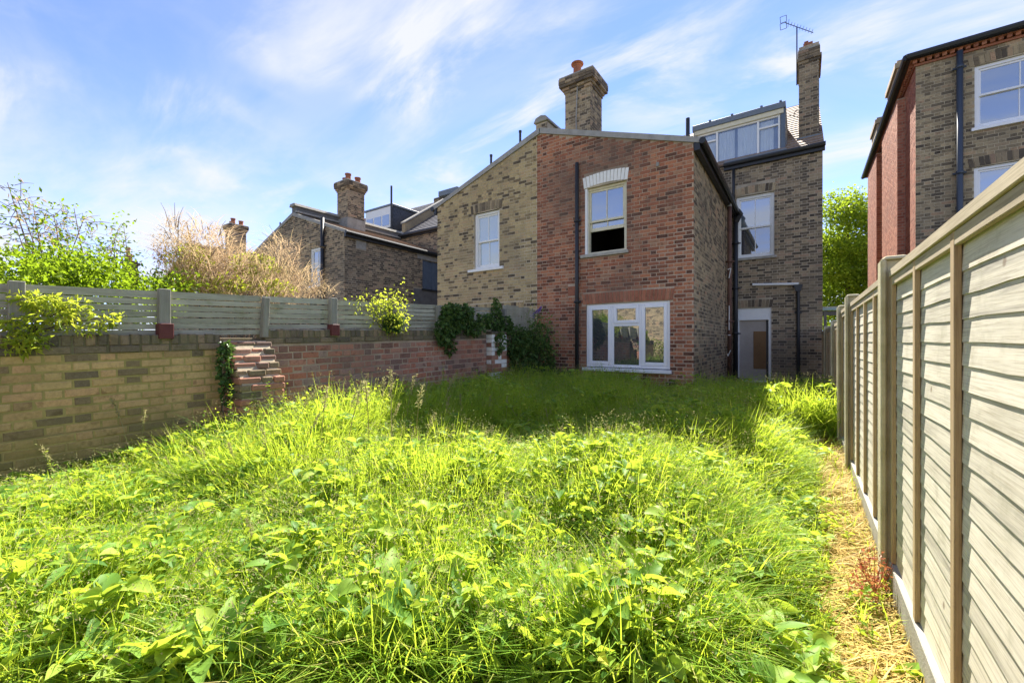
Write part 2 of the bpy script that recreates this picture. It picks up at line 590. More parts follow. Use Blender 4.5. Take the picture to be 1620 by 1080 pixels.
M['bark'] = plain_mat('bark', (0.11, 0.085, 0.06), 0.95, 0.1, 0.5, 12, 0.5)
M['twig'] = plain_mat('dry_twig', (0.22, 0.17, 0.13), 0.9, 0.1, 0.4, 12, 0.2)

# glass: a dark pane that mirrors the sky and the garden
def glass_mat(name, base, refl):
    m, nt, b = new_mat(name)
    b.inputs['Base Color'].default_value = base + (1,)
    b.inputs['Roughness'].default_value = 0.6
    gl = nt.nodes.new('ShaderNodeBsdfGlossy')
    gl.inputs['Roughness'].default_value = 0.015
    gl.inputs['Color'].default_value = (0.92, 0.96, 1.0, 1)
    mx = nt.nodes.new('ShaderNodeMixShader')
    lw = nt.nodes.new('ShaderNodeFresnel')
    lw.inputs['IOR'].default_value = 1.5
    fac = n_range(nt, lw.outputs[0], 0.0, 1.0, refl, 1.0)
    lk(nt, fac, mx.inputs[0])
    lk(nt, b.outputs[0], mx.inputs[1])
    lk(nt, gl.outputs[0], mx.inputs[2])
    g = n_geo(nt)
    bp = nt.nodes.new('ShaderNodeBump')
    bp.inputs['Strength'].default_value = 0.03
    bp.inputs['Distance'].default_value = 0.02
    lk(nt, n_noise(nt, 2.5, 2, 0.5, g.outputs['Position']), bp.inputs['Height'])
    lk(nt, bp.outputs[0], gl.inputs['Normal'])
    lk(nt, mx.outputs[0], nt.nodes['Material Output'].inputs[0])
    return m


def clear_glass(name):
    m, nt, b = new_mat(name)
    nt.nodes.remove(b)
    gl = nt.nodes.new('ShaderNodeBsdfGlossy')
    gl.inputs['Roughness'].default_value = 0.01
    tr = nt.nodes.new('ShaderNodeBsdfTransparent')
    tr.inputs['Color'].default_value = (0.96, 0.98, 0.98, 1)
    mx = nt.nodes.new('ShaderNodeMixShader')
    lw = nt.nodes.new('ShaderNodeFresnel')
    lw.inputs['IOR'].default_value = 1.5
    lk(nt, n_range(nt, lw.outputs[0], 0.0, 1.0, 0.10, 1.0), mx.inputs[0])
    lk(nt, tr.outputs[0], mx.inputs[1])
    lk(nt, gl.outputs[0], mx.inputs[2])
    lk(nt, mx.outputs[0], nt.nodes['Material Output'].inputs[0])
    return m


M['glass'] = glass_mat('window_glass', (0.025, 0.03, 0.034), 0.22)
M['glass2'] = glass_mat('window_glass_over_blind', (0.30, 0.36, 0.34), 0.22)
M['glassblue'] = glass_mat('window_glass_sky', (0.10, 0.13, 0.155), 0.30)
M['clear'] = clear_glass('clear_window_glass')

# ------------------------------------------------------------------ ground
F, MY = 8.5, 13.7            # planes of the outrigger gable and of the main rear wall


def ground_z(x, y):
    return -0.05 + 0.05 * np.sin(x * 1.3 + 0.7) * np.cos(y * 0.9) + 0.02 * np.sin(3.1 * x + 1.7 * y) - 0.02


def ground_mat():
    m, nt, b = new_mat('soil_and_moss')
    g = n_geo(nt)
    p = g.outputs['Position']
    c = n_ramp(nt, n_noise(nt, 2.2, 6, 0.7, p), [(0.3, (0.05, 0.038, 0.022)), (0.5, (0.085, 0.075, 0.028)), (0.7, (0.075, 0.095, 0.022))])
    c = n_mix(nt, n_range(nt, n_noise(nt, 26, 5, 0.7, p), 0.5, 0.7, 0, 0.6), c, (0.15, 0.115, 0.06))
    lk(nt, c, b.inputs['Base Color'])
    b.inputs['Roughness'].default_value = 0.95
    n_bump(nt, b, n_noise(nt, 30, 6, 0.75, p), 0.9, 0.03)
    return m


gx = np.concatenate([np.linspace(-300, -12, 6), np.linspace(-9, 3, 49), np.linspace(6, 300, 6)])
gy = np.concatenate([np.linspace(-300, -9, 6), np.linspace(-6, 14, 81), np.linspace(18, 400, 6)])
GX, GY = np.meshgrid(gx, gy)
inner = (GX > -9.1) & (GX < 3.1) & (GY > -6.1) & (GY < 14.1)
GZ = np.where(inner, ground_z(GX, GY), -0.12)
nx, ny = len(gx), len(gy)
idx = np.arange(nx * ny).reshape(ny, nx)
gq = np.stack([idx[:-1, :-1], idx[:-1, 1:], idx[1:, 1:], idx[1:, :-1]], -1).reshape(-1, 4)
ground = mesh_obj('ground', np_mesh('ground', np.stack([GX, GY, GZ], -1).reshape(-1, 3), gq, None, ground_mat(), True))
tag(ground, 'brown soil of the overgrown garden under the grass', 'ground', kind='structure')


# ------------------------------------------------------------------ brickwork
def brick_rects(s0, s1, z0, z1, openings=(), topf=None, course=0.075, bl=0.2125, bh=0.1, j=0.0125, bond='flemish', seed=0):
    rr = random.Random(seed)
    out = []
    k = 0
    z = z0
    while z + course * 0.6 < z1:
        zb, zt = z + j * 0.5, z + course - j * 0.5
        if bond == 'flemish':
            seq = [bl, bh]
            start = s0 - (0 if k % 2 == 0 else (bl + bh + 2 * j) * 0.5) - 0.07
        else:
            seq = [bl]
            start = s0 - (0 if k % 2 == 0 else (bl + j) * 0.5)
        s = start
        i = 0
        while s < s1:
            w = seq[i % len(seq)]
            a, b = max(s, s0), min(s + w, s1)
            s += w + j
            i += 1
            parts = [(a, b)]
            for (p, q, c, d) in openings:
                if zt > c + 0.01 and zb < d - 0.01:
                    nw = []
                    for (aa, bb) in parts:
                        if bb <= p or aa >= q:
                            nw.append((aa, bb))
                        else:
                            if p - aa > 0.03: nw.append((aa, p))
                            if bb - q > 0.03: nw.append((q, bb))
                    parts = nw
            for (aa, bb) in parts:
                if bb - aa < 0.03: continue
                if topf is not None and zt > min(topf(aa), topf(bb)) + 0.005: continue
                out.append((aa, bb, zb + rr.uniform(-.0015, .0015), zt + rr.uniform(-.0015, .0015)))
        z += course
        k += 1
    return out


def rects_to_boxes(rects, face, plane, proud=0.004, back=0.012, jit=0.002, seed=1):
    r = np.array(rects)
    n = len(r)
    g = np.random.default_rng(seed)
    p = proud + g.uniform(-jit, jit, n)
    B = np.zeros((n, 6))
    B[:, 4], B[:, 5] = r[:, 2], r[:, 3]
    if face == 'y-':
        B[:, 0], B[:, 1], B[:, 2], B[:, 3] = r[:, 0], r[:, 1], plane - p, plane + back
    elif face == 'y+':
        B[:, 0], B[:, 1], B[:, 2], B[:, 3] = r[:, 0], r[:, 1], plane - back, plane + p
    elif face == 'x+':
        B[:, 2], B[:, 3], B[:, 0], B[:, 1] = r[:, 0], r[:, 1], plane - back, plane + p
    else:
        B[:, 2], B[:, 3], B[:, 0], B[:, 1] = r[:, 0], r[:, 1], plane - p, plane + back
    return B


CUBE_V = np.array([(0, 0, 0), (1, 0, 0), (1, 1, 0), (0, 1, 0), (0, 0, 1), (1, 0, 1), (1, 1, 1), (0, 1, 1)], float)
CUBE_Q = np.array([(0, 3, 2, 1), (4, 5, 6, 7), (0, 1, 5, 4), (1, 2, 6, 5), (2, 3, 7, 6), (3, 0, 4, 7)])
UNIT = {}


def unit_box(mat, face='y-', var=0):
    """unit brick: arrises of the outer face worn back, corners chipped a little differently in each variant"""
    key = (mat.name, face, var)
    if key not in UNIT:
        g = random.Random(var * 7 + 1)
        # local axes: a along the wall, d outwards, z up; all in 0..1
        V = [(0, 0, 0), (1, 0, 0), (1, 0, 1), (0, 0, 1), (0, .72, 0), (1, .72, 0), (1, .72, 1), (0, .72, 1)]
        for (a, z) in ((0, 0), (1, 0), (1, 1), (0, 1)):
            ia = g.uniform(.012, .035) * (2.2 if g.random() < .25 else 1)
            iz = g.uniform(.04, .10) * (1.8 if g.random() < .25 else 1)
            V.append((a + ia * (1 if a == 0 else -1), 1 - g.uniform(0, .12), z + iz * (1 if z == 0 else -1)))
        Q = [(0, 1, 2, 3), (0, 4, 5, 1), (1, 5, 6, 2), (2, 6, 7, 3), (3, 7, 4, 0), (4, 8, 9, 5), (5, 9, 10, 6), (6, 10, 11, 7), (7, 11, 8, 4), (8, 11, 10, 9)]
        v = np.array(V, float)
        if face == 'y-':
            w = np.stack([v[:, 0] - .5, .5 - v[:, 1], v[:, 2]], 1)
        elif face == 'y+':
            w = np.stack([v[:, 0] - .5, v[:, 1] - .5, v[:, 2]], 1)
        elif face == 'x+':
            w = np.stack([v[:, 1] - .5, v[:, 0] - .5, v[:, 2]], 1)
        else:
            w = np.stack([.5 - v[:, 1], v[:, 0] - .5, v[:, 2]], 1)
        me = np_mesh('brick', w, np.array(Q), None, mat)
        import bmesh
        bm = bmesh.new()
        bm.from_mesh(me)
        bmesh.ops.recalc_face_normals(bm, faces=bm.faces)
        bm.to_mesh(me)
        bm.free()
        UNIT[key] = me
    return UNIT[key]


def boxes_obj(name, B, mat, parent):
    n = len(B)
    v = np.zeros((n, 8, 3))
    for a in range(3):
        v[:, :, a] = B[:, 2 * a, None] + CUBE_V[None, :, a] * (B[:, 2 * a + 1] - B[:, 2 * a])[:, None]
    q = (CUBE_Q[None] + (np.arange(n) * 8)[:, None, None]).reshape(-1, 4)
    v = v.reshape(-1, 3)
    o0 = (v[:, 0].mean(), v[:, 1].mean(), v[:, 2].min())
    return mesh_obj(name, np_mesh(name, v - np.array(o0), q, None, mat), parent, o0)


def in_frame(P):
    d = P - np.array((0, 0, EYE))
    zc = d[:, 0] * _f.x + d[:, 1] * _f.y
    xc = d[:, 0] * _r.x + d[:, 1] * _r.y
    zs = np.maximum(zc, 0.05)
    u = 810 + FPX * xc / zs
    v = 540 - FPX * d[:, 2] / zs
    return (zc > 0.1) & (u > -20) & (u < 1640) & (v > -20) & (v < 1100)


def lay_bricks(sets, total=300, faces=None):
    """sets: list of (boxes, mat, parent part). The nearest `total` in the frame become single bricks, the rest one mesh per part"""
    allc, own = [], []
    for si, (B, mt, pr) in enumerate(sets):
        c = np.stack([(B[:, 0] + B[:, 1]) / 2, (B[:, 2] + B[:, 3]) / 2, (B[:, 4] + B[:, 5]) / 2], 1)
        allc.append(c)
        own.append(np.stack([np.full(len(B), si), np.arange(len(B))], 1))
    C = np.concatenate(allc)
    O = np.concatenate(own)
    d = np.linalg.norm(C - np.array((0, 0, EYE)), axis=1)
    d = np.where(in_frame(C), d, 1e6)
    order = np.argsort(d)[:total]
    order = order[d[order] < 1e5]
    pick = {(int(a), int(b)) for a, b in O[order]}
    for si, (B, mt, pr) in enumerate(sets):
        single = np.array([(si, i) in pick for i in range(len(B))])
        for i in np.nonzero(single)[0]:
            b = B[i]
            o = mesh_obj('brick', unit_box(mt, (faces or ['y-'] * 9)[si], int(i * 7 + i // 5) % 6), pr, ((b[0] + b[1]) / 2, (b[2] + b[3]) / 2, b[4]))
            o.scale = (b[1] - b[0], b[3] - b[2], b[5] - b[4])
        rest = B[~single]
        if len(rest):
            tag(boxes_obj('brickwork', rest, mt, pr), kind='stuff')


def wall_core(mb, s0, s1, z0, topf, openings, face, plane, thick=0.22, splits=()):
    cuts = sorted({s0, s1, *splits, *[o[0] for o in openings], *[o[1] for o in openings]})
    cuts = [c for c in cuts if s0 <= c <= s1]
    for a, b in zip(cuts[:-1], cuts[1:]):
        mid = (a + b) / 2
        segs = sorted([(o[2], o[3]) for o in openings if o[0] < mid < o[1]])
        z = z0
        spans = []
        for c, d in segs:
            spans.append((z, c, c))
            z = d
        spans.append((z, topf(a), topf(b)))
        for (zz, ta, tb) in spans:
            if min(ta, tb) - zz < 0.005: continue
            if face == 'y-':
                mb.prism([(a, plane, zz), (b, plane, zz), (b, plane, tb), (a, plane, ta)], (0, thick, 0))
            elif face == 'x+':
                mb.prism([(plane, a, zz), (plane, b, zz), (plane, b, tb), (plane, a, ta)], (-thick, 0, 0))
            else:
                mb.prism([(plane, a, zz), (plane, b, zz), (plane, b, tb), (plane, a, ta)], (thick, 0, 0))


# ------------------------------------------------------------------ windows (all on walls facing the garden)
def sash_window(parent, x0, x1, zb, zt, Y, paint, muntins=(0.5,), mid=None, lift=0.0, gl_up='glass', gl_lo='glass', sill=None, sill_mat=None, name='window', rec=0.09, boxw=0.075, back=None):
    """vertical sliding sash; lift = how far the lower sash is pushed up"""
    y0 = Y + rec
    fr = MB()
    fr.box(x0, x0 + boxw, y0, y0 + 0.11, zb, zt)
    fr.box(x1 - boxw, x1, y0, y0 + 0.11, zb, zt)
    fr.box(x0 + boxw, x1 - boxw, y0 + 0.001, y0 + 0.109, zt - boxw * 1.15, zt)
    fr.box(x0 + boxw, x1 - boxw, y0 + 0.001, y0 + 0.109, zb, zb + 0.04)
    w = fr.build(name, paint, parent, 0.004)
    a, b = x0 + boxw, x1 - boxw
    lo, hi = zb + 0.04, zt - boxw * 1.15
    md = mid if mid is not None else (lo + hi) / 2
    for k, (c, d, yy, gm) in enumerate(((md - 0.02, hi, y0 + 0.03, gl_up), (lo + lift, md + 0.02 + lift, y0 + 0.07, gl_lo))):
        s = MB()
        st = 0.04
        s.box(a, a + st, yy, yy + 0.035, c, d)
        s.box(b - st, b, yy, yy + 0.035, c, d)
        s.box(a + st, b - st, yy + .001, yy + 0.034, c, c + (0.045 if k == 0 else 0.075))
        s.box(a + st, b - st, yy + .001, yy + 0.034, d - 0.045, d)
        xs = [a + st] + [a + (b - a) * m for m in muntins] + [b - st]
        for m in xs[1:-1]:
            s.box(m - 0.011, m + 0.011, yy + .002, yy + 0.033, c + 0.04, d - 0.04)
        so = s.build('sash', paint, w, 0.003)
        for p, q in zip(xs[:-1], xs[1:]):
            MB().box(p, q, yy + 0.016, yy + 0.02, c + 0.03, d - 0.03).build('pane', M[gm], w)
    if sill:
        MB().box(sill[0], sill[1], Y - 0.06, Y + rec + 0.05, sill[2] - 0.07, sill[2]).build('sill', sill_mat or M['stone'], w, 0.006)
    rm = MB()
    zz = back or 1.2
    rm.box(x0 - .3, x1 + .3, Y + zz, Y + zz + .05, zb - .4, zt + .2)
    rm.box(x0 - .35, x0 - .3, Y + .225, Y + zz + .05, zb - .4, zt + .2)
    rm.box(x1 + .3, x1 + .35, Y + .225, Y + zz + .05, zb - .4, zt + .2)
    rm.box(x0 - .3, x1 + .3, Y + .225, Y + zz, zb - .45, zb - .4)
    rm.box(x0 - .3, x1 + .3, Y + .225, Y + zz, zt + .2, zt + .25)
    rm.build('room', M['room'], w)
    return w


def soldier_arch(parent, x0, x1, z0, z1, Y, mat, n=None, rise=0.05, name='arch', proud=0.012):
    """row of upright bricks over an opening, slightly cambered, splayed like voussoirs"""
    n = n or max(3, int((x1 - x0) / 0.075))
    core = MB().box(x0, x1, Y - 0.002, Y + 0.1, z0, z1 + rise * .3).build(name, M['mortar'], parent)
    c = (x0 + x1) / 2
    for i in range(n):
        a = x0 + (x1 - x0) * i / n + 0.004
        b = x0 + (x1 - x0) * (i + 1) / n - 0.004
        t = ((a + b) / 2 - c) / (x1 - x0) * 2
        lift = rise * (1 - t * t)
        sp = t * 0.035
        m = MB()
        m.prism([(a, Y - proud, z0 + lift), (b, Y - proud, z0 + lift), (b + sp, Y - proud, z1 + lift), (a + sp, Y - proud, z1 + lift)], (0, 0.10, 0))
        m.build('brick', mat, core)
    return core


def downpipe(parent, x, y, z0, z1, r, mat, name='downpipe', head=False, step=1.8):
    m = MB()
    m.tube([(x, y, z0), (x, y, z1)], r, 10)
    z = z0 + 0.25
    while z < z1:
        m.tube([(x, y, z), (x, y, z + 0.07)], r * 1.28, 10)
        m.box(x - r * 2.0, x + r * 2.0, y + r * 0.3, y + r * 0.8, z + 0.01, z + 0.05)
        z += step
    if head:
        m.prism([(x - r * 1.3, y - r * 1.6, z1 - .02), (x + r * 1.3, y - r * 1.6, z1 - .02), (x + r * 2.4, y - r * 1.6, z1 + .16), (x - r * 2.4, y - r * 1.6, z1 + .16)], (0, r * 3.2, 0))
    return m.build(name, mat, parent, 0, True if not head else False)


def chimney(parent, x0, x1, y0, y1, z0, z1, bmat, pots, potmat, ch=0.42, over=0.1, face='brick', cap_mat=None):
    core = MB().box(x0, x1, y0, y1, z0, z1).build('chimney', M['mortar_dark'], parent)
    sets = []
    zc = z1 - ch
    for (pl, fc, a, b) in ((y0, 'y-', x0, x1), (x1, 'x+', y0, y1), (x0, 'x-', y0, y1), (y1, 'y+', x0, x1)):
        rc = brick_rects(a, b, z0, zc + 0.02, seed=int(abs(a) * 10))
        sets.append(rects_to_boxes(rc, fc, pl))
    B = np.concatenate(sets)
    tag(boxes_obj('brickwork', B, bmat, core), kind='stuff')
    # corbelled head: stepped courses, each one of bricks
    cm = cap_mat or bmat
    hb = []
    steps = [(0.03, zc), (0.065, zc + .075), (over, zc + .15), (over + .01, zc + .225), (over + .01, zc + .30)]
    for o, z in steps:
        X0, X1, Y0, Y1 = x0 - o, x1 + o, y0 - o, y1 + o
        nx_, ny_ = max(2, round((X1 - X0) / .225)), max(2, round((Y1 - Y0) / .225))
        for i in range(nx_):
            a, b = X0 + (X1 - X0) * i / nx_ + .004, X0 + (X1 - X0) * (i + 1) / nx_ - .004
            hb.append((a, b, Y0, Y0 + .11, z + .004, z + .071))
            hb.append((a, b, Y1 - .11, Y1, z + .004, z + .071))
        for i in range(ny_):
            a, b = Y0 + .115 + (Y1 - Y0 - .23) * i / ny_ + .004, Y0 + .115 + (Y1 - Y0 - .23) * (i + 1) / ny_ - .004
            hb.append((X0, X0 + .11, a, b, z + .004, z + .071))
            hb.append((X1 - .11, X1, a, b, z + .004, z + .071))
    tag(boxes_obj('corbel_brickwork', np.array(hb), cm, core), kind='stuff')
    MB().box(x0 - over + .02, x1 + over - .02, y0 - over + .02, y1 + over - .02, zc + .16, zc + .36).build('head_core', M['mortar_dark'], core)
    fl = MB().prism([(x0 - over, y0 - over, zc + .375), (x1 + over, y0 - over, zc + .375), (x1 + over, y1 + over, zc + .375), (x0 - over, y1 + over, zc + .375)], (0, 0, .05))
    fl.build('flaunching', M['concrete'], core, 0.01)
    for (px, py, h, r) in pots:
        m = MB()
        m.lathe((px, py, zc + .41), [(r * 1.15, 0), (r * 1.15, .05), (r, .07), (r * .9, h - .06), (r * 1.1, h - .05), (r * 1.1, h), (r * .75, h), (r * .72, h - .15)], 14)
        m.build('chimney_pot', potmat, core, 0, False)
    return core


def slab_roof(parent, pts_lo, pts_hi, rows, mat, name='roof', thick=0.05):
    """stepped courses between the eaves line and the ridge line; each course a slab lapping the one below"""
    m = MB()
    a0, a1 = Vector(pts_lo[0]), Vector(pts_lo[1])
    b0, b1 = Vector(pts_hi[0]), Vector(pts_hi[1])
    up = (a1 - a0).cross(b0 - a0).normalized()
    if up.z < 0: up = -up
    for i in range(rows):
        t0, t1 = i / rows, (i + 1) / rows + 0.25 / rows
        t1 = min(t1, 1.0)
        p0, p1 = a0.lerp(b0, t0), a1.lerp(b1, t0)
        q0, q1 = a0.lerp(b0, t1), a1.lerp(b1, t1)
        off0, off1 = up * thick, up * (thick * 0.45)
        b = len(m.v)
        m.v += [tuple(p0), tuple(p1), tuple(q1), tuple(q0), tuple(p0 + off0), tuple(p1 + off0), tuple(q1 + off1), tuple(q0 + off1)]
        m.f += [tuple(b + k for k in q) for q in ((0, 3, 2, 1), (4, 5, 6, 7), (0, 1, 5, 4), (1, 2, 6, 5), (2, 3, 7, 6), (3, 0, 4, 7))]
    return m.build(name, mat, parent)


def aerial(parent, x, y, z0, z1, mat):
    m = MB()
    m.tube([(x, y, z0), (x, y, z1)], 0.018, 6)
    a, b = Vector((x - 0.30, y - .05, z1 + 0.06)), Vector((x + 0.45, y + .05, z1 - 0.42))
    a = Vector((x - 0.28, y, z1 + .25))
    b = Vector((x + 0.38, y, z1 - .32))
    m.tube([a, b], 0.010, 5)
    for i in range(9):
        p = a.lerp(b, 0.12 + i * 0.105)
        h = 0.09 if i else 0.17
        m.tube([p + Vector((0.02, -h, 0.02)), p + Vector((-0.02, h, 0.02))], 0.006, 4)
    for s in (-1, 1):
        p = a + Vector((-.02, 0, .02))
        m.tube([p + Vector((0.05, -.14, .10 * s)), p + Vector((-.10, -.14, .10 * s)), p + Vector((-.10, .14, .10 * s)), p + Vector((.05, .14, .10 * s)), p + Vector((0.05, -.14, .10 * s))], 0.008, 4)
    return m.build('aerial', mat, parent)


# ------------------------------------------------------------------ the pair in the middle
CX, HW = -5.13, 3.40          # party line and half width of the outrigger pair
RIDGE, EAVE = 6.22, 5.06
MHW, MEAVE = 5.53, 6.42       # main block
PITCH = 0.69


def gable(c):
    return lambda x: RIDGE - (RIDGE - EAVE) * abs(x - c) / HW


def outrigger_roof(parent, c, sgn, mat, verge=True):
    xe = c + sgn * (HW + 0.13)
    ze = EAVE - 0.05
    o = slab_roof(parent, [(xe, F - 0.03, ze + 0.03), (xe, MY, ze + 0.03)], [(c + sgn * .01, F - 0.03, RIDGE + 0.03), (c + sgn * .01, MY, RIDGE + 0.03)], 14, mat, 'outrigger_roof', 0.045)
    v = MB()
    v.prism([(xe, F - 0.045, ze - 0.02), (c + sgn * .012, F - 0.045, RIDGE - 0.05), (c + sgn * .012, F - 0.045, RIDGE + 0.085), (xe, F - 0.045, ze + 0.085)], (0, 0.12, 0))
    v.build('verge', M['verge'], o)
    gt = MB()
    xg = c + sgn * (HW + 0.17)
    gt.tube([(xg, F - 0.06, ze + 0.01), (xg, MY - 0.02, ze - 0.05)], 0.062, 8)
    gt.box(c + sgn * (HW + .02), c + sgn * (HW + .12), F - .03, MY - .02, ze - .14, ze + .02)
    gt.build('gutter', M['black'], o)
    return o


def main_roof(parent, xa, xb, mat, name='main_roof'):
    return slab_roof(parent, [(xa, MY - 0.10, MEAVE - 0.02), (xb, MY - 0.10, MEAVE - 0.02)], [(xa, 19.0, MEAVE + PITCH * 5.3), (xb, 19.0, MEAVE + PITCH * 5.3)], 22, mat, name, 0.05)


def box_shell(parent, xa, xb, name='rear_wall'):
    """far walls that close the main block"""
    m = MB()
    m.box(xa, xa + .2, MY + .25, 24.2, -0.2, MEAVE - .05)
    m.box(xb - .2, xb, MY + .25, 24.2, -0.2, MEAVE - .05)
    m.box(xa, xb, 24.2, 24.4, -0.2, MEAVE)
    m.prism([(xa, 19.0, MEAVE + PITCH * 5.3), (xa, 24.4, MEAVE - .1), (xa, 24.4, MEAVE), (xa, 19.0, MEAVE + PITCH * 5.3 + .05)], (xb - xa, 0, 0))
    return m.build(name, M['mortar_dark'], parent)


# ---- right half: red brick outrigger with the stock-brick main house behind
h1 = empty('brick_house', (-2.4, F, 0), 'red brick rear wing with an open upper sash and the dormered house behind', 'house')
split = -5.22
XR = CX + HW
up_o = (-3.98, -3.03, 3.14, 4.66)
gw_o = (-3.95, -2.16, 0.68, 2.06)
front = MB()
wall_core(front, split + .002, XR, -0.25, gable(CX), [up_o, gw_o], 'y-', F, splits=(CX,))
front = front.build('front_wall', M['mortar_red'], h1)
side = MB()
wall_core(side, F + 0.22, MY, -0.25, lambda y: EAVE - .02, [], 'x+', XR)
side = side.build('side_wall', M['mortar'], h1)
XM = CX + MHW
mw_o = (-1.62, -0.68, 3.64, 5.44)
dr_o = (-1.62, -0.75, 0.09, 2.20)
mainw = MB()
wall_core(mainw, XR - .21, XM, -0.3, lambda x: MEAVE - .02, [mw_o, dr_o], 'y-', MY)
wall_core(mainw, CX + .002, XR - .215, 4.0, lambda x: MEAVE - .02, [], 'y-', MY)
mainw = mainw.build('main_wall', M['mortar_dark'], h1)

arch_up = (-4.0, -3.01, 4.60, 4.94)
arch_gw = (-4.02, -2.10, 2.06, 2.30)
frB = rects_to_boxes(brick_rects(split + .004, XR + .008, -0.225, 6.3, [up_o, gw_o, (arch_up[0], arch_up[1], 4.62, 4.90), arch_gw, (-4.40, -4.20, 2.27, 2.50)], gable(CX), seed=3), 'y-', F)
sdB = rects_to_boxes(brick_rects(F + .012, MY - .01, -0.225, EAVE, seed=5), 'x+', XR)
mnB = rects_to_boxes(brick_rects(XR + .015, XM, -0.225, MEAVE, [mw_o, dr_o, (-1.64, -.66, 5.44, 5.72), (-1.66, -.73, 2.2, 2.44)], lambda x: MEAVE, seed=9), 'y-', MY)
mnC = rects_to_boxes(brick_rects(CX + .015, XR - .02, 4.95, MEAVE, [], lambda x: MEAVE, seed=19), 'y-', MY)
lay_bricks([(frB, M['red'], front), (sdB, M['side'], side), (np.concatenate([mnB, mnC]), M['dark'], mainw)], 300, ['y-', 'x+', 'y-'])

soldier_arch(h1, arch_up[0], arch_up[1], 4.62, 4.86, F, M['white_brick'], 13, 0.05)
soldier_arch(h1, arch_gw[0], arch_gw[1], 2.065, 2.29, F, M['gauged'], 25, 0.012)
soldier_arch(h1, -1.64, -.66, 5.45, 5.66, MY, M['side'], 12, 0.04)
soldier_arch(h1, -1.66, -.73, 2.21, 2.42, MY, M['dark'], 11, 0.02)

w = sash_window(h1, up_o[0], up_o[1], up_o[2] + .03, up_o[3] + .0, F, M['cream'], (0.5,), mid=3.89, lift=0.47, gl_up='glassblue', gl_lo='glassblue', sill=(-4.07, -2.99, 3.16), rec=0.06, back=2.2)
MB().box(up_o[0] + .001, up_o[0] + .055, F + .005, F + .06, up_o[2] + .03, up_o[3]).build('reveal', M['white'], w)
# casement window downstairs
y0 = F + 0.03
g = MB()
gx0, gx1, gz0, gz1 = gw_o
gz0 += .02
fw = 0.06
g.box(gx0, gx0 + fw, y0, y0 + .08, gz0, gz1)
g.box(gx1 - fw, gx1, y0, y0 + .08, gz0, gz1)
g.box(gx0 + fw, gx1 - fw, y0 + .001, y0 + .079, gz1 - fw, gz1)
g.box(gx0 + fw, gx1 - fw, y0 + .001, y0 + .079, gz0, gz0 + fw)
m1, m2 = gx0 + 0.595, gx1 - 0.595
for mm in (m1, m2):
    g.box(mm - .03, mm + .03, y0 + .001, y0 + .079, gz0 + fw, gz1 - fw)
tz = gz1 - 0.46
g.box(m1 + .03, m2 - .03, y0 + .002, y0 + .078, tz - .03, tz + .03)
gwin = g.build('window', M['upvc'], h1, 0.005)
for (a, b, c, d, cas) in ((gx0 + fw, m1 - .03, gz0 + fw, gz1 - fw, 1), (m1 + .03, m2 - .03, tz + .03, gz1 - fw, 1), (m1 + .03, m2 - .03, gz0 + fw, tz - .03, 0), (m2 + .03, gx1 - fw, gz0 + fw, gz1 - fw, 1)):
    if cas:
        s = MB()
        t = 0.065
        s.box(a, a + t, y0 - .018, y0 + .05, c, d)
        s.box(b - t, b, y0 - .018, y0 + .05, c, d)
        s.box(a + t, b - t, y0 - .017, y0 + .049, c, c + t)
        s.box(a + t, b - t, y0 - .017, y0 + .049, d - t, d)
        s.build('casement', M['upvc'], gwin, 0.006)
        a, b, c, d = a + t - .01, b - t + .01, c + t - .01, d - t + .01
    MB().box(a, b, y0 + .02, y0 + .026, c, d).build('pane', M['glass'], gwin)
MB().box(-4.01, -2.12, F - .09, F + .06, .615, .685).build('sill', M['upvc'], gwin, 0.006)
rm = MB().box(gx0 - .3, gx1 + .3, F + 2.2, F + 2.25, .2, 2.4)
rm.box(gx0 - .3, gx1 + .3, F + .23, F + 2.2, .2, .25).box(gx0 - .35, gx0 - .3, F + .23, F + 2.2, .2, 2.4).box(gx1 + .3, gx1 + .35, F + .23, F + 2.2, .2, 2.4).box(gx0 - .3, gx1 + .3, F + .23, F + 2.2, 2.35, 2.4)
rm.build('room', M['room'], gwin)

sash_window(h1, mw_o[0], mw_o[1], mw_o[2] + .02, mw_o[3], MY, M['white'], (0.5,), gl_up='glassblue', gl_lo='glass', sill=(-1.68, -.62, 3.65), rec=0.07)

# back door with blanked fanlight
dx0, dx1, dz0, dz1 = dr_o
d = MB()
d.box(dx0, dx0 + .07, MY + .03, MY + .13, dz0, dz1).box(dx1 - .07, dx1, MY + .03, MY + .13, dz0, dz1)
d.box(dx0 + .07, dx1 - .07, MY + .031, MY + .129, dz1 - .30, dz1)
d.box(dx0 + .07, dx1 - .07, MY + .02, MY + .129, dz1 - .34, dz1 - .30)
d.box(dx0 + .07, dx1 - .07, MY + .02, MY + .13, dz0, dz0 + .05)
door = d.build('door_frame', M['white'], h1, 0.005)
MB().box(dx0 + .07, dx1 - .07, MY + .09, MY + .125, dz0 + .05, dz1 - .34).build('door', M['hard'], door)
MB().box(dx0 + .43, dx1 - .13, MY + .075, MY + .089, dz0 + .38, dz1 - .66).build('door_panel', M['brownboard'], door, .004)
MB().box(dx1 - .13, dx1 - .07, MY + .078, MY + .089, dz0 + .05, dz1 - .34).build('door_stile', M['black'], door)
st = MB().box(-1.72, -.55, MY - .42, MY - .012, -.25, .07).box(-1.72, .36, MY - .95, MY - .424, -.25, -.03)
st.build('door_step', M['concrete'], h1, .012)
MB().prism([(XR + .01, F - .02, -.25), (XR + .20, F - .02, -.25), (XR + .01, F - .02, .12)], (0, 4.2, 0)).build('plinth', M['concrete'], h1)
MB().box(-2.92, -2.78, F - .02, F + .01, .43, .55).tube([(-2.85, F - .03, .49), (-2.85, F + .0, .49)], .04, 10).build('vent', M['cream'], h1)
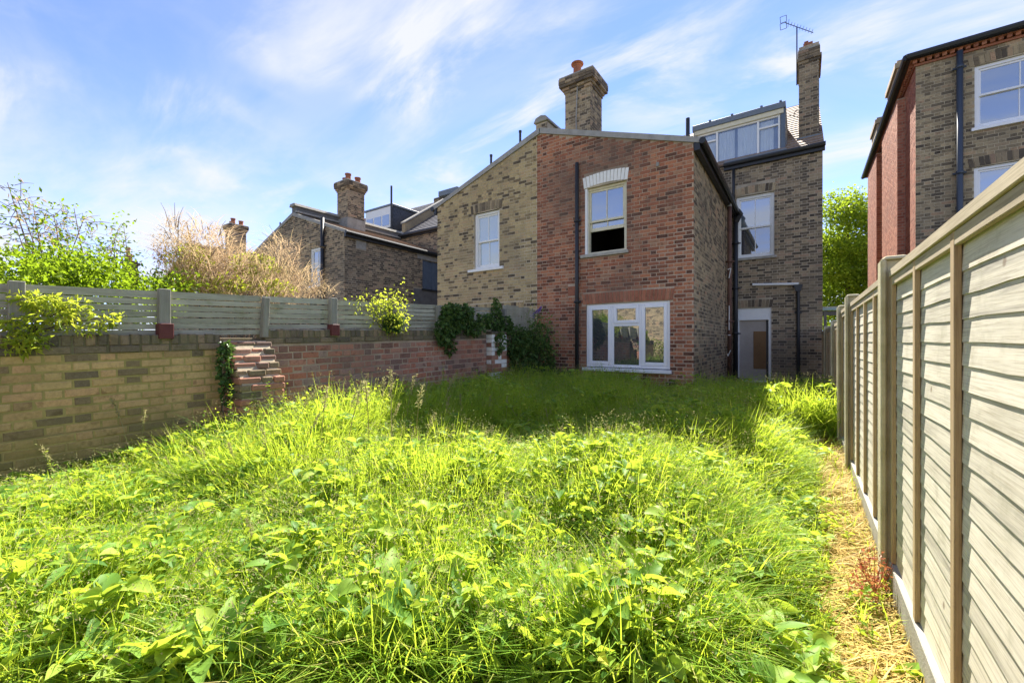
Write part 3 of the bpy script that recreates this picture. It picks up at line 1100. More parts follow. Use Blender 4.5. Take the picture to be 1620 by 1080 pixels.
MB().box(-4.39, -4.21, F - .014, F + .02, 2.28, 2.49).build('repair_patch', M['gauged'], h1)
MB().box(-2.42, -2.37, F - .03, F + .02, 4.74, 4.82).build('bracket', M['concrete'], h1)

# pipes
downpipe(h1, -4.14, F - .07, 0.05, 5.22, 0.042, M['black'])
rp = downpipe(h1, XR + .10, 12.45, -.1, 4.86, 0.055, M['rustpipe'], step=1.6)
MB().tube([(XR + .10, 12.45, 4.84), (XR + .10, 12.45, 4.9), (XR + .17, 12.45, 5.0)], .06, 8).build('swan_neck', M['concrete'], h1)
# white strokes painted on the brown pipe: a figure seven and two marks below it
for nm, pts in (('figure_seven', [(-.035, 3.16), (.04, 3.19), (-.005, 2.93)]), ('paint_mark', [(0.0, 2.20), (-.005, 1.55)]), ('paint_mark', [(-.03, 1.42), (.03, 1.42)]), ('paint_mark', [(.035, 1.02), (-.03, .86), (-.04, .92)])):
    mk = MB()
    for p, q in zip(pts[:-1], pts[1:]):
        mk.tube([(XR + .10 + p[0], 12.45 - .062, p[1]), (XR + .10 + q[0], 12.45 - .062, q[1])], .011, 5)
    mk.build(nm, M['white'], rp)
downpipe(h1, XR + .11, MY - .12, -.1, 5.05, 0.062, M['black'], 'soil_pipe', step=1.3)
MB().tube([(XR + .17, MY - .25, 4.98), (XR + .24, MY - .16, 4.9), (XR + .12, MY - .12, 4.7)], .075, 8).build('gutter_outlet', M['black'], h1)
downpipe(h1, -1.68, MY - .06, 5.0, 6.30, 0.038, M['black'])
downpipe(h1, -.13, MY - .06, -.05, 2.62, 0.042, M['black'], 'waste_pipe', head=True)
MB().tube([(-1.2, MY - .06, 2.86), (-.12, MY - .06, 2.80)], .036, 8).build('branch_pipe', M['white'], h1)

outrigger_roof(h1, CX, 1, M['slate'])
mr = main_roof(h1, CX + .15, XM + .03, M['tile'])
box_shell(h1, CX + .05, XM - .01)
# right gable top that carries the stack
gb = MB().prism([(XM - .3, MY + .0, MEAVE - .03), (XM - .3, 19.0, MEAVE - .03), (XM - .3, 19.0, MEAVE + PITCH * 5.3 + .02), (XM - .3, MY + .02, MEAVE + .02)], (.28, 0, 0))
gb.build('gable_wall', M['dark'], h1)
gt = MB()
gt.tube([(XR - .2, MY - .15, MEAVE - .02), (XM + .06, MY - .15, MEAVE - .02)], .06, 8)
gt.box(XR - .2, XM + .05, MY - .10, MY - .01, MEAVE - .16, MEAVE - .01)
gt.build('main_gutter', M['black'], h1)

# dormer
DY = 13.95
dm = MB()
dx_0, dx_1 = -2.85, -.42
dzb, dzt = 6.52, 7.94
dm.box(dx_0 + .02, dx_0 + .12, DY, DY + 2.2, dzb, dzt - .12).box(dx_1 - .12, dx_1 - .01, DY - .01, DY + 2.2, dzb, dzt - .12)
dm.box(dx_0 + .12, dx_1 - .12, DY + .12, DY + .16, dzb, dzt - .12)
dorm = dm.build('dormer', M['lead'], h1, .005)
MB().box(dx_0, dx_1, DY - .10, DY + 2.4, dzt - .17, dzt).build('dormer_roof', M['lead'], dorm, .01)
MB().box(dx_0 + .05, dx_1 - .05, DY - .06, DY + .05, dzt - .30, dzt - .171).build('dormer_fascia', M['cream'], dorm)
for xx in (dx_0 + .5, -1.75, -1.0, dx_1 - .12):
    MB().box(xx - .03, xx + .03, DY - .11, DY - .02, dzt, dzt + .04).build('flashing_clip', M['lead'], dorm)
fx0, fx1 = dx_0 + .13, dx_1 - .13
fz0, fz1 = dzb + .02, dzt - .30
dwf = MB()
dwf.box(fx0, fx0 + .05, DY + .0, DY + .07, fz0, fz1).box(fx1 - .05, fx1, DY, DY + .07, fz0, fz1)
dwf.box(fx0 + .05, fx1 - .05, DY + .001, DY + .069, fz1 - .05, fz1).box(fx0 + .05, fx1 - .05, DY + .001, DY + .069, fz0, fz0 + .05)
ml, mr_ = -2.17, -1.09
for xx in (ml, mr_):
    dwf.box(xx - .03, xx + .03, DY + .001, DY + .069, fz0 + .05, fz1 - .05)
for a, b in ((fx0 + .05, ml - .03), (mr_ + .03, fx1 - .05)):
    dwf.box(a, b, DY + .002, DY + .068, fz1 - .29, fz1 - .24)
dwin = dwf.build('window', M['white'], dorm, .004)
for a, b, c, d_ in ((fx0 + .05, ml - .03, fz0 + .05, fz1 - .29), (fx0 + .05, ml - .03, fz1 - .24, fz1 - .05), (ml + .03, mr_ - .03, fz0 + .05, fz1 - .05), (mr_ + .03, fx1 - .05, fz0 + .05, fz1 - .29), (mr_ + .03, fx1 - .05, fz1 - .24, fz1 - .05)):
    MB().box(a, b, DY + .03, DY + .036, c, d_).build('pane', M['clear'], dwin)
# gathered curtains behind the panes
for a, b in ((fx0 + .06, ml - .05), (ml + .04, -1.70), (-1.62, mr_ - .04), (mr_ + .05, fx1 - .16)):
    n = 40
    cv, cf = [], []
    for i in range(n + 1):
        x = a + (b - a) * i / n
        yy = DY + .088 + .016 * math.sin(i * 1.3) + .006 * math.sin(i * 3.1)
        cv += [(x, yy, fz0 + .03), (x, yy, fz1 - .07)]
    for i in range(n):
        cf.append((2 * i, 2 * i + 2, 2 * i + 3, 2 * i + 1))
    mesh_obj('curtain', np_mesh('curtain', np.array(cv), np.array(cf), None, M['curtain'], True), dwin)
MB().box(dx_1 - .115, dx_1 - .02, DY - .03, DY - .012, dzb, dzt - .2).build('corner_board', M['bluepaint'], dorm)
MB().prism([(dx_1 - .01, DY + .0, dzb - .1), (dx_1 + .10, DY - .05, dzb - .1), (dx_1 + .05, DY + .35, dzb + .2), (dx_1 - .01, DY + .35, dzb + .6)], (0, .9, .62)).build('flashing', M['lead'], dorm)
MB().box(XR - .2, dx_1 + .02, MY - .02, DY + .05, MEAVE + .03, dzb + .03).build('lead_apron', M['lead'], dorm)
downpipe(h1, -2.97, MY + .1, 6.4, 8.2, .06, M['black'], 'vent_pipe', step=9)

# chimney stacks of this half
chimney(h1, -.12, .34, 14.45, 15.6, 6.6, 9.62, M['dark'], [], M['pot'], ch=.5, over=.02)
MB().box(-.02, .20, 14.5, 14.75, 9.6, 9.72).box(.0, .10, 14.52, 14.7, 9.72, 9.78).build('broken_pot_base', M['pot'], h1)
MB().box(-.18, .40, 14.38, 14.46, 6.95, 7.02).build('stack_flashing', M['lead'], h1)
aerial(h1, -.17, 14.5, 8.6, 10.26, M['black'])
lb = MB()
lb.tube([(-.36, 13.95, 7.55), (-.24, 14.2, 7.6), (-.14, 14.5, 7.68)], .008, 5).tube([(-.24, 14.05, 7.58), (-.20, 14.05, 7.66), (-.10, 14.05, 7.68), (-.13, 14.05, 7.60), (-.24, 14.05, 7.58)], .008, 5)
lb.build('aerial_bracket', M['black'], h1)
chimney(h1, -5.36, -4.62, 10.2, 10.95, 5.7, 8.45, M['side'], [(-5.12, 10.45, .46, .115)], M['pot'], ch=.45, over=.13, cap_mat=M['dark'])
MB().lathe((-5.12, 10.45, 8.86), [(.17, 0), (.17, .03), (.02, .07)], 12).build('pot_cowl', M['pot'], h1)
MB().tube([(-5.0, 10.18, 6.2), (-5.02, 10.17, 7.2), (-4.98, 10.18, 8.2)], .018, 5).build('mortar_streak', M['verge'], h1)

# ---- left half: yellow stock brick
h2 = empty('brick_house', (-7.0, F, 0), 'yellow stock brick rear wing with a single white sash window under the sloping verge', 'house')
XL = CX - HW
yw_o = (-7.18, -6.34, 3.14, 4.62)
fw2 = MB()
wall_core(fw2, XL, split - .002, -0.25, gable(CX), [yw_o], 'y-', F)
fw2 = fw2.build('front_wall', M['mortar'], h2)
s2 = MB()
wall_core(s2, F + .22, MY, -.25, lambda y: EAVE - .02, [], 'x-', XL)
s2 = s2.build('side_wall', M['mortar_dark'], h2)
low_arch = (-7.32, -5.62, 1.98, 2.22)
yB = rects_to_boxes(brick_rects(XL - .008, split - .004, -.225, 6.3, [yw_o, (-7.27, -6.27, 4.62, 4.88), low_arch], gable(CX), seed=13), 'y-', F)
lay_bricks([(yB, M['yellow'], fw2)], 300)
soldier_arch(h2, -7.27, -6.27, 4.62, 4.84, F, M['side'], 13, .03)
soldier_arch(h2, low_arch[0], low_arch[1], 1.98, 2.21, F, M['yellow'], 23, .01)
sash_window(h2, yw_o[0], yw_o[1], yw_o[2] + .02, yw_o[3] + .02, F, M['white'], (0.5,), gl_up='glass2', gl_lo='glass2', sill=(-7.36, -6.20, 3.15), sill_mat=M['white'], rec=.05)
outrigger_roof(h2, CX, -1, M['slate'])
m2w = MB()
wall_core(m2w, CX - MHW, CX - .002, -.3, lambda x: MEAVE - .02, [], 'y-', MY)
m2w.build('main_wall', M['mortar_dark'], h2)
main_roof(h2, CX - MHW - .03, CX - .15, M['slate'])
box_shell(h2, CX - MHW + .01, CX - .05)
# parapet on the party line, with a weathered rounded end
pp = MB()
pp.prism([(CX - .15, F + .05, RIDGE - .1), (CX - .15, F + .05, RIDGE + .24), (CX - .15, MY, RIDGE + .24), (CX - .15, MY, RIDGE - .1)], (.30, 0, 0))
par = pp.build('parapet', M['mortar_dark'], h2)
ppb = rects_to_boxes(brick_rects(CX - .15, CX + .15, RIDGE - .02, RIDGE + .24, seed=4), 'y-', F + .05)
tag(boxes_obj('brickwork', ppb, M['side'], par), kind='stuff')
MB().prism([(CX - .20, F - .0, RIDGE + .25), (CX + .20, F - .0, RIDGE + .25), (CX + .14, F - .0, RIDGE + .36), (CX, F, RIDGE + .40), (CX - .14, F - .0, RIDGE + .36)], (0, 5.2, 0)).build('coping', M['concrete'], par, .01)
for (u, t, b) in ((777, 245, 290), (823, 207, 260)):
    x, z1 = onY(u, t, 10.0)
    _, z0 = onY(u, b, 10.0)
    MB().tube([(x, 10.0, 4.9), (x, 10.0, z1)], .035, 8).tube([(x, 10.0, z1 - .05), (x, 10.0, z1)], .045, 8).build('vent_pipe', M['black'], h2)
rl = MB()
x, z = onY(722, 303, 9.3)
rl.box(x - .45, x + .3, 9.0, 9.7, z - .15, z)
rl.build('roof_light', M['lead'], h2)

# ------------------------------------------------------------------ the next pair along, dark sooty stock brick
C2 = -16.43
DX2 = C2 - CX


def dark_pair(c):
    hr = empty('brick_house', (c + 2, F, 0), 'dark sooty brick rear wing with tall chimney and blue shuttered side window', 'house')
    hl = empty('brick_house', (c - 2, F, 0), 'dark brick house half with slate-hung attic dormer behind the tall chimney', 'house')
    xr = c + HW
    wo = (c + 1.22, c + 2.08, 3.32, 4.72)
    f = MB()
    wall_core(f, c + .002, xr, -.25, gable(c), [wo], 'y-', F)
    f = f.build('front_wall', M['mortar_dark'], hr)
    so = (12.1, 13.2, 3.45, 4.66)
    s = MB()
    wall_core(s, F + .22, MY, -.25, lambda y: EAVE - .02, [so], 'x+', xr)
    s = s.build('side_wall', M['mortar_dark'], hr)
    fb = rects_to_boxes(brick_rects(c + .004, xr + .008, 1.0, 6.3, [wo, (wo[0] - .07, wo[1] + .07, 4.72, 4.95)], gable(c), seed=23), 'y-', F)
    sb = rects_to_boxes(brick_rects(F + .012, MY - .01, 1.0, EAVE, [so, (11.8, 13.5, 4.66, 4.92), (8.95, 9.38, 4.55, 4.86), (11.6, 13.6, 2.4, 3.45)], seed=25), 'x+', xr)
    lay_bricks([(fb, M['dark'], f), (sb, M['dark'], s)], 300, ['y-', 'x+'])
    soldier_arch(hr, wo[0] - .07, wo[1] + .07, 4.72, 4.93, F, M['side'], 11, .03)
    sash_window(hr, wo[0], wo[1], wo[2], wo[3], F, M['white'], (.5,), gl_up='glassblue', gl_lo='glassblue', sill=(wo[0] - .06, wo[1] + .06, wo[2]), sill_mat=M['white'], rec=.04)
    downpipe(hr, c + 2.16, F - .08, .0, 5.72, .065, M['black'], step=2.2)
    # concrete lintel, render panel, patch and shutters on the side
    MB().box(xr - .05, xr + .012, 11.82, 13.48, 4.67, 4.91).build('lintel', M['concrete'], hr)
    MB().box(xr - .05, xr + .010, 11.62, 13.58, 2.42, 3.42).build('render_panel', M['render'], hr)
    MB().box(xr - .05, xr + .010, 8.96, 9.37, 4.56, 4.85).build('render_patch', M['concrete'], hr)
    MB().box(xr - .14, xr - .10, 12.1, 13.2, 3.45, 4.66).build('side_window', M['bluepaint'], hr)
    for k in range(9):
        yy = 12.11 + k * .121
        if k in (3, 4): continue
        MB().box(xr - .099, xr - .05, yy, yy + .105, 3.47, 4.64).build('shutter_board', M['bluepaint'], hr)
    MB().box(xr - .12, xr + .06, 12.05, 13.25, 3.38, 3.45).build('side_sill', M['black'], hr)
    outrigger_roof(hr, c, 1, M['tile'])
    mw = MB()
    wall_core(mw, c + .002, c + MHW, -.3, lambda x: MEAVE - .02, [], 'y-', MY)
    mw = mw.build('main_wall', M['mortar_dark'], hr)
    mb = rects_to_boxes(brick_rects(c + .1, c + MHW, 4.9, MEAVE, seed=29), 'y-', MY)
    tag(boxes_obj('brickwork', mb, M['dark'], mw), kind='stuff')
    main_roof(hr, c + .15, c + MHW + .03, M['slate'])
    box_shell(hr, c + .05, c + MHW - .01)
    gt = MB()
    gt.tube([(c + .2, MY - .15, MEAVE - .02), (c + MHW + .06, MY - .15, MEAVE - .02)], .07, 8)
    gt.box(c + .2, c + MHW + .05, MY - .1, MY - .01, MEAVE - .14, MEAVE - .01)
    gt.build('main_gutter', M['black'], hr)
    rlt = MB().prism([(c + 2.0, 15.0, MEAVE + PITCH * 1.4 + .1), (c + 2.9, 15.0, MEAVE + PITCH * 1.4 + .1), (c + 2.9, 15.9, MEAVE + PITCH * 2.3 + .1), (c + 2.0, 15.9, MEAVE + PITCH * 2.3 + .1)], (0, -.04, .07))
    rlt.build('roof_light', M['concrete'], hr)
    # party parapet up the main roof and along the ridge
    MB().prism([(c - .12, MY + .3, MEAVE), (c - .12, 19, MEAVE + PITCH * 5.3), (c - .12, 19, MEAVE + PITCH * 5.3 + .5), (c - .12, MY + .3, MEAVE + .72)], (.25, 0, 0)).build('party_parapet', M['side'], hr)
    MB().prism([(c - .17, MY + .25, MEAVE + .725), (c - .17, 19, MEAVE + PITCH * 5.3 + .505), (c - .17, 19, MEAVE + PITCH * 5.3 + .58), (c - .17, MY + .25, MEAVE + .80)], (.35, 0, 0)).build('parapet_coping', M['concrete'], hr)
    pp = MB().prism([(c - .15, F + .02, RIDGE - .1), (c - .15, F + .02, RIDGE + .30), (c - .15, MY + .3, RIDGE + .30), (c - .15, MY + .3, RIDGE - .1)], (.32, 0, 0))
    pr = pp.build('parapet', M['render'], hr)
    MB().prism([(c - .22, F - .06, RIDGE + .31), (c + .24, F - .06, RIDGE + .31), (c + .17, F - .06, RIDGE + .43), (c - .15, F - .06, RIDGE + .43)], (0, 5.4, 0)).build('coping', M['concrete'], pr, .01)
    MB().box(c + .17, c + .26, F - .02, MY, RIDGE + .06, RIDGE + .13).build('string_course', M['concrete'], pr)
    chimney(hr, c + .05, c + .80, 10.35, 11.15, 5.7, 8.05, M['dark'], [(c + .22, 10.6, .26, .1), (c + .45, 10.6, .40, .12), (c + .62, 10.95, .3, .12)], M['pot'], ch=.45, over=.1)
    MB().box(c + .02, c + .83, 10.32, 11.18, 5.75, 6.45).build('chimney_base', M['concrete'], hr)
    # left half
    fl = MB()
    wall_core(fl, c - HW, c - .002, -.25, gable(c), [], 'y-', F)
    fl = fl.build('front_wall', M['mortar_dark'], hl)
    fb = rects_to_boxes(brick_rects(c - HW, c - .004, 1.0, 6.3, [], gable(c), seed=31), 'y-', F)
    lay_bricks([(fb, M['dark'], fl)], 200)
    outrigger_roof(hl, c, -1, M['slate'])
    ml = MB()
    wall_core(ml, c - MHW, c - .002, -.3, lambda x: MEAVE - .02, [], 'y-', MY)
    ml.build('main_wall', M['mortar_dark'], hl)
    main_roof(hl, c - MHW - .03, c - .15, M['slate'])
    box_shell(hl, c - MHW + .01, c - .05)
    # slate-hung dormer
    a, b = c - 3.0, c - .85
    zt = 8.30
    d = MB().box(a, b, 14.0, 18.6, MEAVE + .1, zt - .1)
    dd = d.build('dormer', M['darkslate'], hl)
    # slate rows on the cheek
    sl = []
    rr = random.Random(5)
    for k in range(16):
        z = MEAVE + .3 + k * .105
        y = 14.02 + (k % 2) * .1
        while y < 18.4 and z < zt - .15:
            sl.append((b, b + .012 + rr.uniform(0, .004), y, y + .19, z, z + .115))
            y += .2
    tag(boxes_obj('slates', np.array(sl), M['darkslate'], dd), kind='stuff')
    MB().box(a - .08, b + .08, 13.9, 18.7, zt - .1, zt).build('dormer_roof', M['lead'], dd, .01)
    MB().box(a + .02, b - .02, 13.94, 14.0, zt - .42, zt - .11).build('dormer_fascia', M['white'], dd)
    dwf = MB().box(a + .02, b - .02, 13.93, 13.999, MEAVE + .7, zt - .42)
    dw = dwf.build('window', M['white'], dd)
    for k in range(3):
        xa = a + .12 + k * .66
        MB().box(xa, xa + .54, 13.915, 13.93, MEAVE + .82, zt - .52).build('pane', M['glassblue'], dw)
    MB().tube([(b + .09, 13.86, 5.5), (b + .09, 13.86, 9.15)], .05, 8).build('vent_pipe', M['black'], hl)
    # ridge chimneys of the main block
    chimney(hl, c - 2.2, c - 1.0, 18.4, 19.2, 8.6, 10.1, M['dark'], [(c - 1.95 + .28 * k, 18.8, .48, .13) for k in range(4)], M['buffpot'], ch=.45, over=.08)
    chimney(hr, c + 1.4, c + 2.5, 18.4, 19.2, 8.6, 9.9, M['dark'], [(c + 1.6 + .28 * k, 18.8, .3, .13) for k in range(4)], M['pot'], ch=.45, over=.08)
    return hr, hl


hr2, hl2 = dark_pair(C2)
for src, lab in ((hr2, 'distant brick wing with three-pot chimney rising behind the dried golden shrub'), (hl2, 'farthest brick house half, mostly hidden behind the dried shrub')):
    k = copy_tree(src)
    k.location.x += DX2
    k['label'] = lab

# far chimney over the leafy bushes
fc = empty('far_chimney', (-39.0, 8.6, 0), 'small far chimney stack with two pots showing over the green bushes', 'chimney')
MB().box(-39.3, -38.6, 8.3, 9.0, 0, 6.9).box(-39.4, -38.5, 8.2, 9.1, 6.6, 6.78).build('stack', M['dark'], fc)
MB().lathe((-39.15, 8.6, 6.9), [(.13, 0), (.11, .9), (.14, .92), (.14, 1.0)], 10).build('chimney_pot', M['buffpot'], fc)
MB().lathe((-38.8, 8.6, 6.9), [(.15, 0), (.13, .4), (.16, .42), (.16, .5)], 10).build('chimney_pot', M['pot'], fc)

# ------------------------------------------------------------------ house beyond the right fence
rh = empty('tall_brick_house', (4.5, MY, 0), 'tall brick house beyond the timber fence with orange side wall and white windows', 'house')
RX0, RX1, RE = 2.19, 8.2, 7.80
rw1 = (3.15, 4.55, 6.03, 7.45)
rw2 = (3.14, 4.55, 3.55, 5.17)
m = MB()
wall_core(m, RX0, RX1, -.2, lambda x: RE, [rw1, rw2], 'y-', MY)
rwall = m.build('rear_wall', M['mortar'], rh)
m = MB()
wall_core(m, MY + .22, 22.3, -.2, lambda x: RE, [], 'x-', RX0)
rside = m.build('side_wall', M['mortar_red'], rh)
rb = rects_to_boxes(brick_rects(RX0 - .008, 5.2, 1.8, RE, [rw1, rw2, (3.07, 4.63, 7.45, 7.66), (3.07, 4.63, 5.17, 5.40)], seed=41), 'y-', MY)
sb = rects_to_boxes(brick_rects(MY + .012, 22.3, 1.2, RE, seed=43), 'x-', RX0)
lay_bricks([(rb, M['side'], rwall), (sb, M['orange'], rside)], 300, ['y-', 'x-'])
for ya, yb, zt in ((14.95, 17.6, 8.95), (18.85, 21.2, 9.1)):
    br = MB().box(RX0 - .16, RX0 - .001, ya, yb, -.2, RE - .12).build('chimney_breast', M['mortar_red'], rh)
    bb = np.concatenate([rects_to_boxes(brick_rects(ya, yb, 1.2, RE - .12, seed=47), 'x-', RX0 - .16), rects_to_boxes(brick_rects(RX0 - .16, RX0 - .01, 1.2, RE - .12, seed=48), 'y-', ya)])
    tag(boxes_obj('brickwork', bb, M['orange'], br), kind='stuff')
    sk = MB().box(RX0 - .10, RX0 + .6, ya + .5, yb - .5, RE - .1, zt).box(RX0 - .15, RX0 + .65, ya + .45, yb - .45, zt - .22, zt - .08)
    sk.build('chimney', M['side'], rh)
soldier_arch(rh, 3.07, 4.63, 7.45, 7.64, MY, M['side'], 19, .03)
soldier_arch(rh, 3.07, 4.63, 5.17, 5.38, MY, M['dark'], 19, .03)
for o, mid in ((rw1, 6.80), (rw2, 4.4)):
    sash_window(rh, o[0], o[1], o[2] + .02, o[3] + .02, MY, M['upvc'], (.5,), mid=mid, gl_up='glassblue', gl_lo='glassblue', sill=(o[0] - .06, o[1] + .06, o[2] + .02), sill_mat=M['upvc'], rec=.04)
# dentil cornice: single bricks set on edge under the gutter
cor = MB().box(RX0 - .04, 5.2, MY - .04, MY + .2, RE, RE + .05).box(RX0 - .04, RX0 + .2, MY + .2, 22.3, RE, RE + .05).build('cornice', M['gauged'], rh)
nb = 0
x = RX0 - .07
while x < 5.0:
    p = MB().prism([(x, MY - .075, RE + .052), (x + .07, MY - .105, RE + .052), (x + .09, MY - .02, RE + .052), (x + .02, MY + .01, RE + .052)], (0, 0, .07))
    p.build('brick', M['gauged'], cor)
    x += .125
y = MY + .1
while y < 22.0:
    p = MB().prism([(RX0 - .105, y, RE + .052), (RX0 + .01, y - .02, RE + .052), (RX0 + .01, y + .06, RE + .052), (RX0 - .075, y + .08, RE + .052)], (0, 0, .07))
    p.build('brick', M['gauged'], cor)
    y += .125
MB().box(RX0 - .11, 5.2, MY - .11, MY + .2, RE + .124, RE + .17).box(RX0 - .11, RX0 + .2, MY + .2, 22.3, RE + .124, RE + .17).build('top_course', M['gauged'], rh)
gt = MB()
gt.tube([(RX0 - .20, MY - .19, RE + .20), (5.2, MY - .19, RE + .20)], .07, 8).tube([(RX0 - .20, MY - .19, RE + .20), (RX0 - .20, 22.4, RE + .20)], .07, 8)
gt.box(RX0 - .17, 5.2, MY - .16, MY - .10, RE + .13, RE + .26).box(RX0 - .17, RX0 - .1, MY - .1, 22.3, RE + .13, RE + .26)
gt.build('gutter', M['black'], rh)
rf = MB()
rf.v += [(RX0 - .15, MY - .15, RE + .22), (RX1, MY - .15, RE + .22), (RX1, 22.4, RE + .22), (RX0 - .15, 22.4, RE + .22), (5.0, 17.5, RE + 1.5), (RX1, 17.5, RE + 1.5), (5.0, 19, RE + 1.5), (RX1, 19, RE + 1.5)]
rf.f += [(0, 1, 5, 4), (0, 4, 6, 3), (3, 6, 7, 2), (4, 5, 7, 6), (1, 2, 7, 5), (3, 2, 1, 0)]
rf.build('roof', M['slate'], rh)
downpipe(rh, 2.90, MY - .09, 0, RE + .05, .055, M['bluepipe'], step=2.4)

# pale sheet roof of a lean-to seen at the end of the side passage
ln = empty('lean_to', (1.2, 15.5, 0), 'pale green sheet roof of a lean-to between the two houses', 'lean-to')
MB().prism([(XM + .01, 14.6, 2.12), (1.30, 14.6, 2.12), (1.30, 14.6, 2.19), (XM + .01, 14.6, 2.19)], (0, 1.3, .12)).build('roof_sheet', M['teal'], ln)
for xx in (XM + .05, 1.22):
    MB().box(xx, xx + .07, 14.65, 14.72, -.2, 2.12).build('post', M['lpost'], ln)
MB().box(XM + .02, 1.28, 14.68, 14.71, 1.98, 2.10).build('fascia', M['lpost'], ln)

# ------------------------------------------------------------------ timber fence on the right
FX = 0.40                     # face line of the fence boards
fence_y = [(0.72, 2.98, 1.62, 'nearest'), (3.10, 5.32, 1.62, 'second'), (5.44, 6.56, 1.62, 'third'), (6.70, 8.10, 1.50, 'fourth'), (8.24, 10.9, 1.50, 'fifth'), (11.02, 13.6, 1.50, 'last')]
GB = -0.07
slat_cache = {}


def slat_mesh(L, var=0):
    k = (round(L, 2), var)
    if k not in slat_cache:
        # lapped waney board: foot leans out, wavy lower edge
        n = 12
        rr = random.Random(int(k[0] * 100) + var * 13)
        v, q = [], []
        for i in range(n + 1):
            y = L * i / n
            wob = 0.0015 * math.sin(i * 1.9 + var) + rr.uniform(-.0025, .0025)
            v += [(-0.0055, y, -0.010 + wob), (0.0005, y, -0.010 + wob), (0.006, y, 0.086), (-0.0005, y, 0.086)]
        for i in range(n):
            b = 4 * i
            for a, c in ((0, 1), (1, 2), (2, 3), (3, 0)):
                q.append((b + a, b + 4 + a, b + 4 + c, b + c))
        q.append((0, 1, 2, 3))
        q.append((4 * n + 3, 4 * n + 2, 4 * n + 1, 4 * n))
        slat_cache[k] = np_mesh('slat', np.array(v), np.array(q), None, M['fslat'])
    return slat_cache[k]


tf = empty('timber_fence', (FX, 4.0, GB), 'long pale lapped timber fence with concrete posts along the right side', 'fence')
for (ya, yb, top, nm) in fence_y:
    z0 = GB + .155
    nb = 4 if yb - ya > 1.8 else (2 if yb - ya < 1.3 else 3)
    fm = MB()
    for k in range(nb + 1):
        yy = ya + .022 + (yb - ya - .044) * k / nb
        fm.box(FX + .010, FX + .03, yy - .02, yy + .02, z0, top - .031)
    p = fm.build('fence_panel', M['fbatten'], tf)
    n = int((top - .045 - z0) / 0.0725)
    for i in range(n):
        o = mesh_obj('slat', slat_mesh(yb - ya, i % 6), p, (FX + random.uniform(-.0004, .0004), ya, z0 + .012 + i * .0725))
    for k in range(nb + 1):
        yy = ya + .022 + (yb - ya - .044) * k / nb
        MB().box(FX - .023, FX - .005, yy - .02, yy + .02, z0, top - .03).build('batten', M['fbatten'], p, .002)
    MB().box(FX - .030, FX + .032, ya, yb, top - .03, top + .012).build('capping_rail', M['frail'], p, .003)
    MB().box(FX - .022, FX - .005, ya + .045, yb - .045, top - .075, top - .031).build('top_rail', M['frail'], p, .002)
    MB().box(FX - .028, FX + .022, ya, yb, GB - .15, z0 - .004).build('gravel_board', M['concrete'], p, .005)
for (yy, top) in ((3.04, 1.71), (5.38, 1.72), (6.63, 1.70), (8.17, 1.58), (10.96, 1.57)):
    m = MB()
    # H section: slots hold the panels
    m.box(FX - .062, FX - .037, yy - .057, yy + .057, GB - .3, top - .02)
    m.box(FX - .038, FX + .04, yy - .028, yy + .028, GB - .3, top - .02)
    m.box(FX + .037, FX + .062, yy - .057, yy + .057, GB - .3, top - .02)
    m.prism([(FX - .062, yy - .057, top - .02), (FX + .062, yy - .057, top - .02), (FX + .04, yy - .04, top), (FX - .04, yy - .04, top)], (0, .10, 0))
    m.build('fence_post', M['fpost'], tf, .006)

# ------------------------------------------------------------------ garden wall on the left
WX = -5.15


def wtop(y):
    return 1.25 + .029 * y


def garden_wall(name, y0, y1, mat, label, zbase=-.25, plinth=None, tilt=True, bl=.215, course=.075, bond='flemish', mortar='mortar_moss', seed=3):
    root = empty(name, (WX, y0, 0), label, 'garden wall')
    zt = wtop((y0 + y1) / 2) - .16
    core = MB().box(WX - .213, WX, y0, y1, zbase, zt).build('mortar', M[mortar], root)
    MB().box(WX - .212, WX + .002, y0, y1, zt + .001, zt + .156).build('coping_mortar', M['mortar_coping'], root)
    z1 = zt
    if plinth:
        MB().box(WX + .002, WX + .035, y0, y1, zbase, plinth).build('plinth_mortar', M[mortar], root)
        B = rects_to_boxes(brick_rects(y0, y1, plinth, z1, course=course, bl=bl, bond=bond, seed=seed), 'x+', WX, .005, .02, .003)
        B2 = rects_to_boxes(brick_rects(y0, y1, plinth - course * 8, plinth, course=course, bl=bl, bond=bond, seed=seed + 1), 'x+', WX + .035, .007, .02, .003)
        B = np.concatenate([B, B2])
    else:
        B = rects_to_boxes(brick_rects(y0, y1, zbase, z1, course=course, bl=bl, bond=bond, seed=seed), 'x+', WX, .005, .02, .003)
    sets = [(B, mat, root)]
    lay_bricks(sets, 300, ['x+'])
    # worn coping: one flat course, then bricks on edge
    k = 0
    y = y0
    rr = random.Random(seed)
    while y < y1 - .05:
        L = min(.215, y1 - y)
        b = MB().box(WX - .22, WX + .014 + rr.uniform(-.006, .008), y + .004, y + L - .004, zt + .004, zt + .066)
        b.build('coping_brick', M['coping'], root, .006)
        y += .225
    y = y0
    while y < y1 - .03:
        L = min(.068, y1 - y)
        h = .098 + rr.uniform(-.007, .004)
        x = WX + .012 + rr.uniform(-.01, .008)
        b = MB().box(WX - .215, x, y + .002, y + L - .002, zt + .07, zt + .07 + h)
        b.build('coping_brick', M['coping'], root, .008)
        y += .075
    if tilt:
        root.rotation_euler = (math.atan(.022), 0, 0)
    return root


garden_wall('garden_wall', -.55, 1.90, M['gyel'], 'mossy yellow brick garden wall at the left edge under the slatted fence', plinth=.44, tilt=True, seed=3)
garden_wall('garden_wall', 2.36, 6.49, M['gred'], 'red brick garden wall running from the buttress towards the house', plinth=None, course=.085, seed=8, mortar='mortar_red')
gw3 = garden_wall('garden_wall', 7.02, 8.40, M['gred'], 'short ivy-covered end of the red garden wall against the house', plinth=None, course=.085, seed=9, mortar='mortar_red')

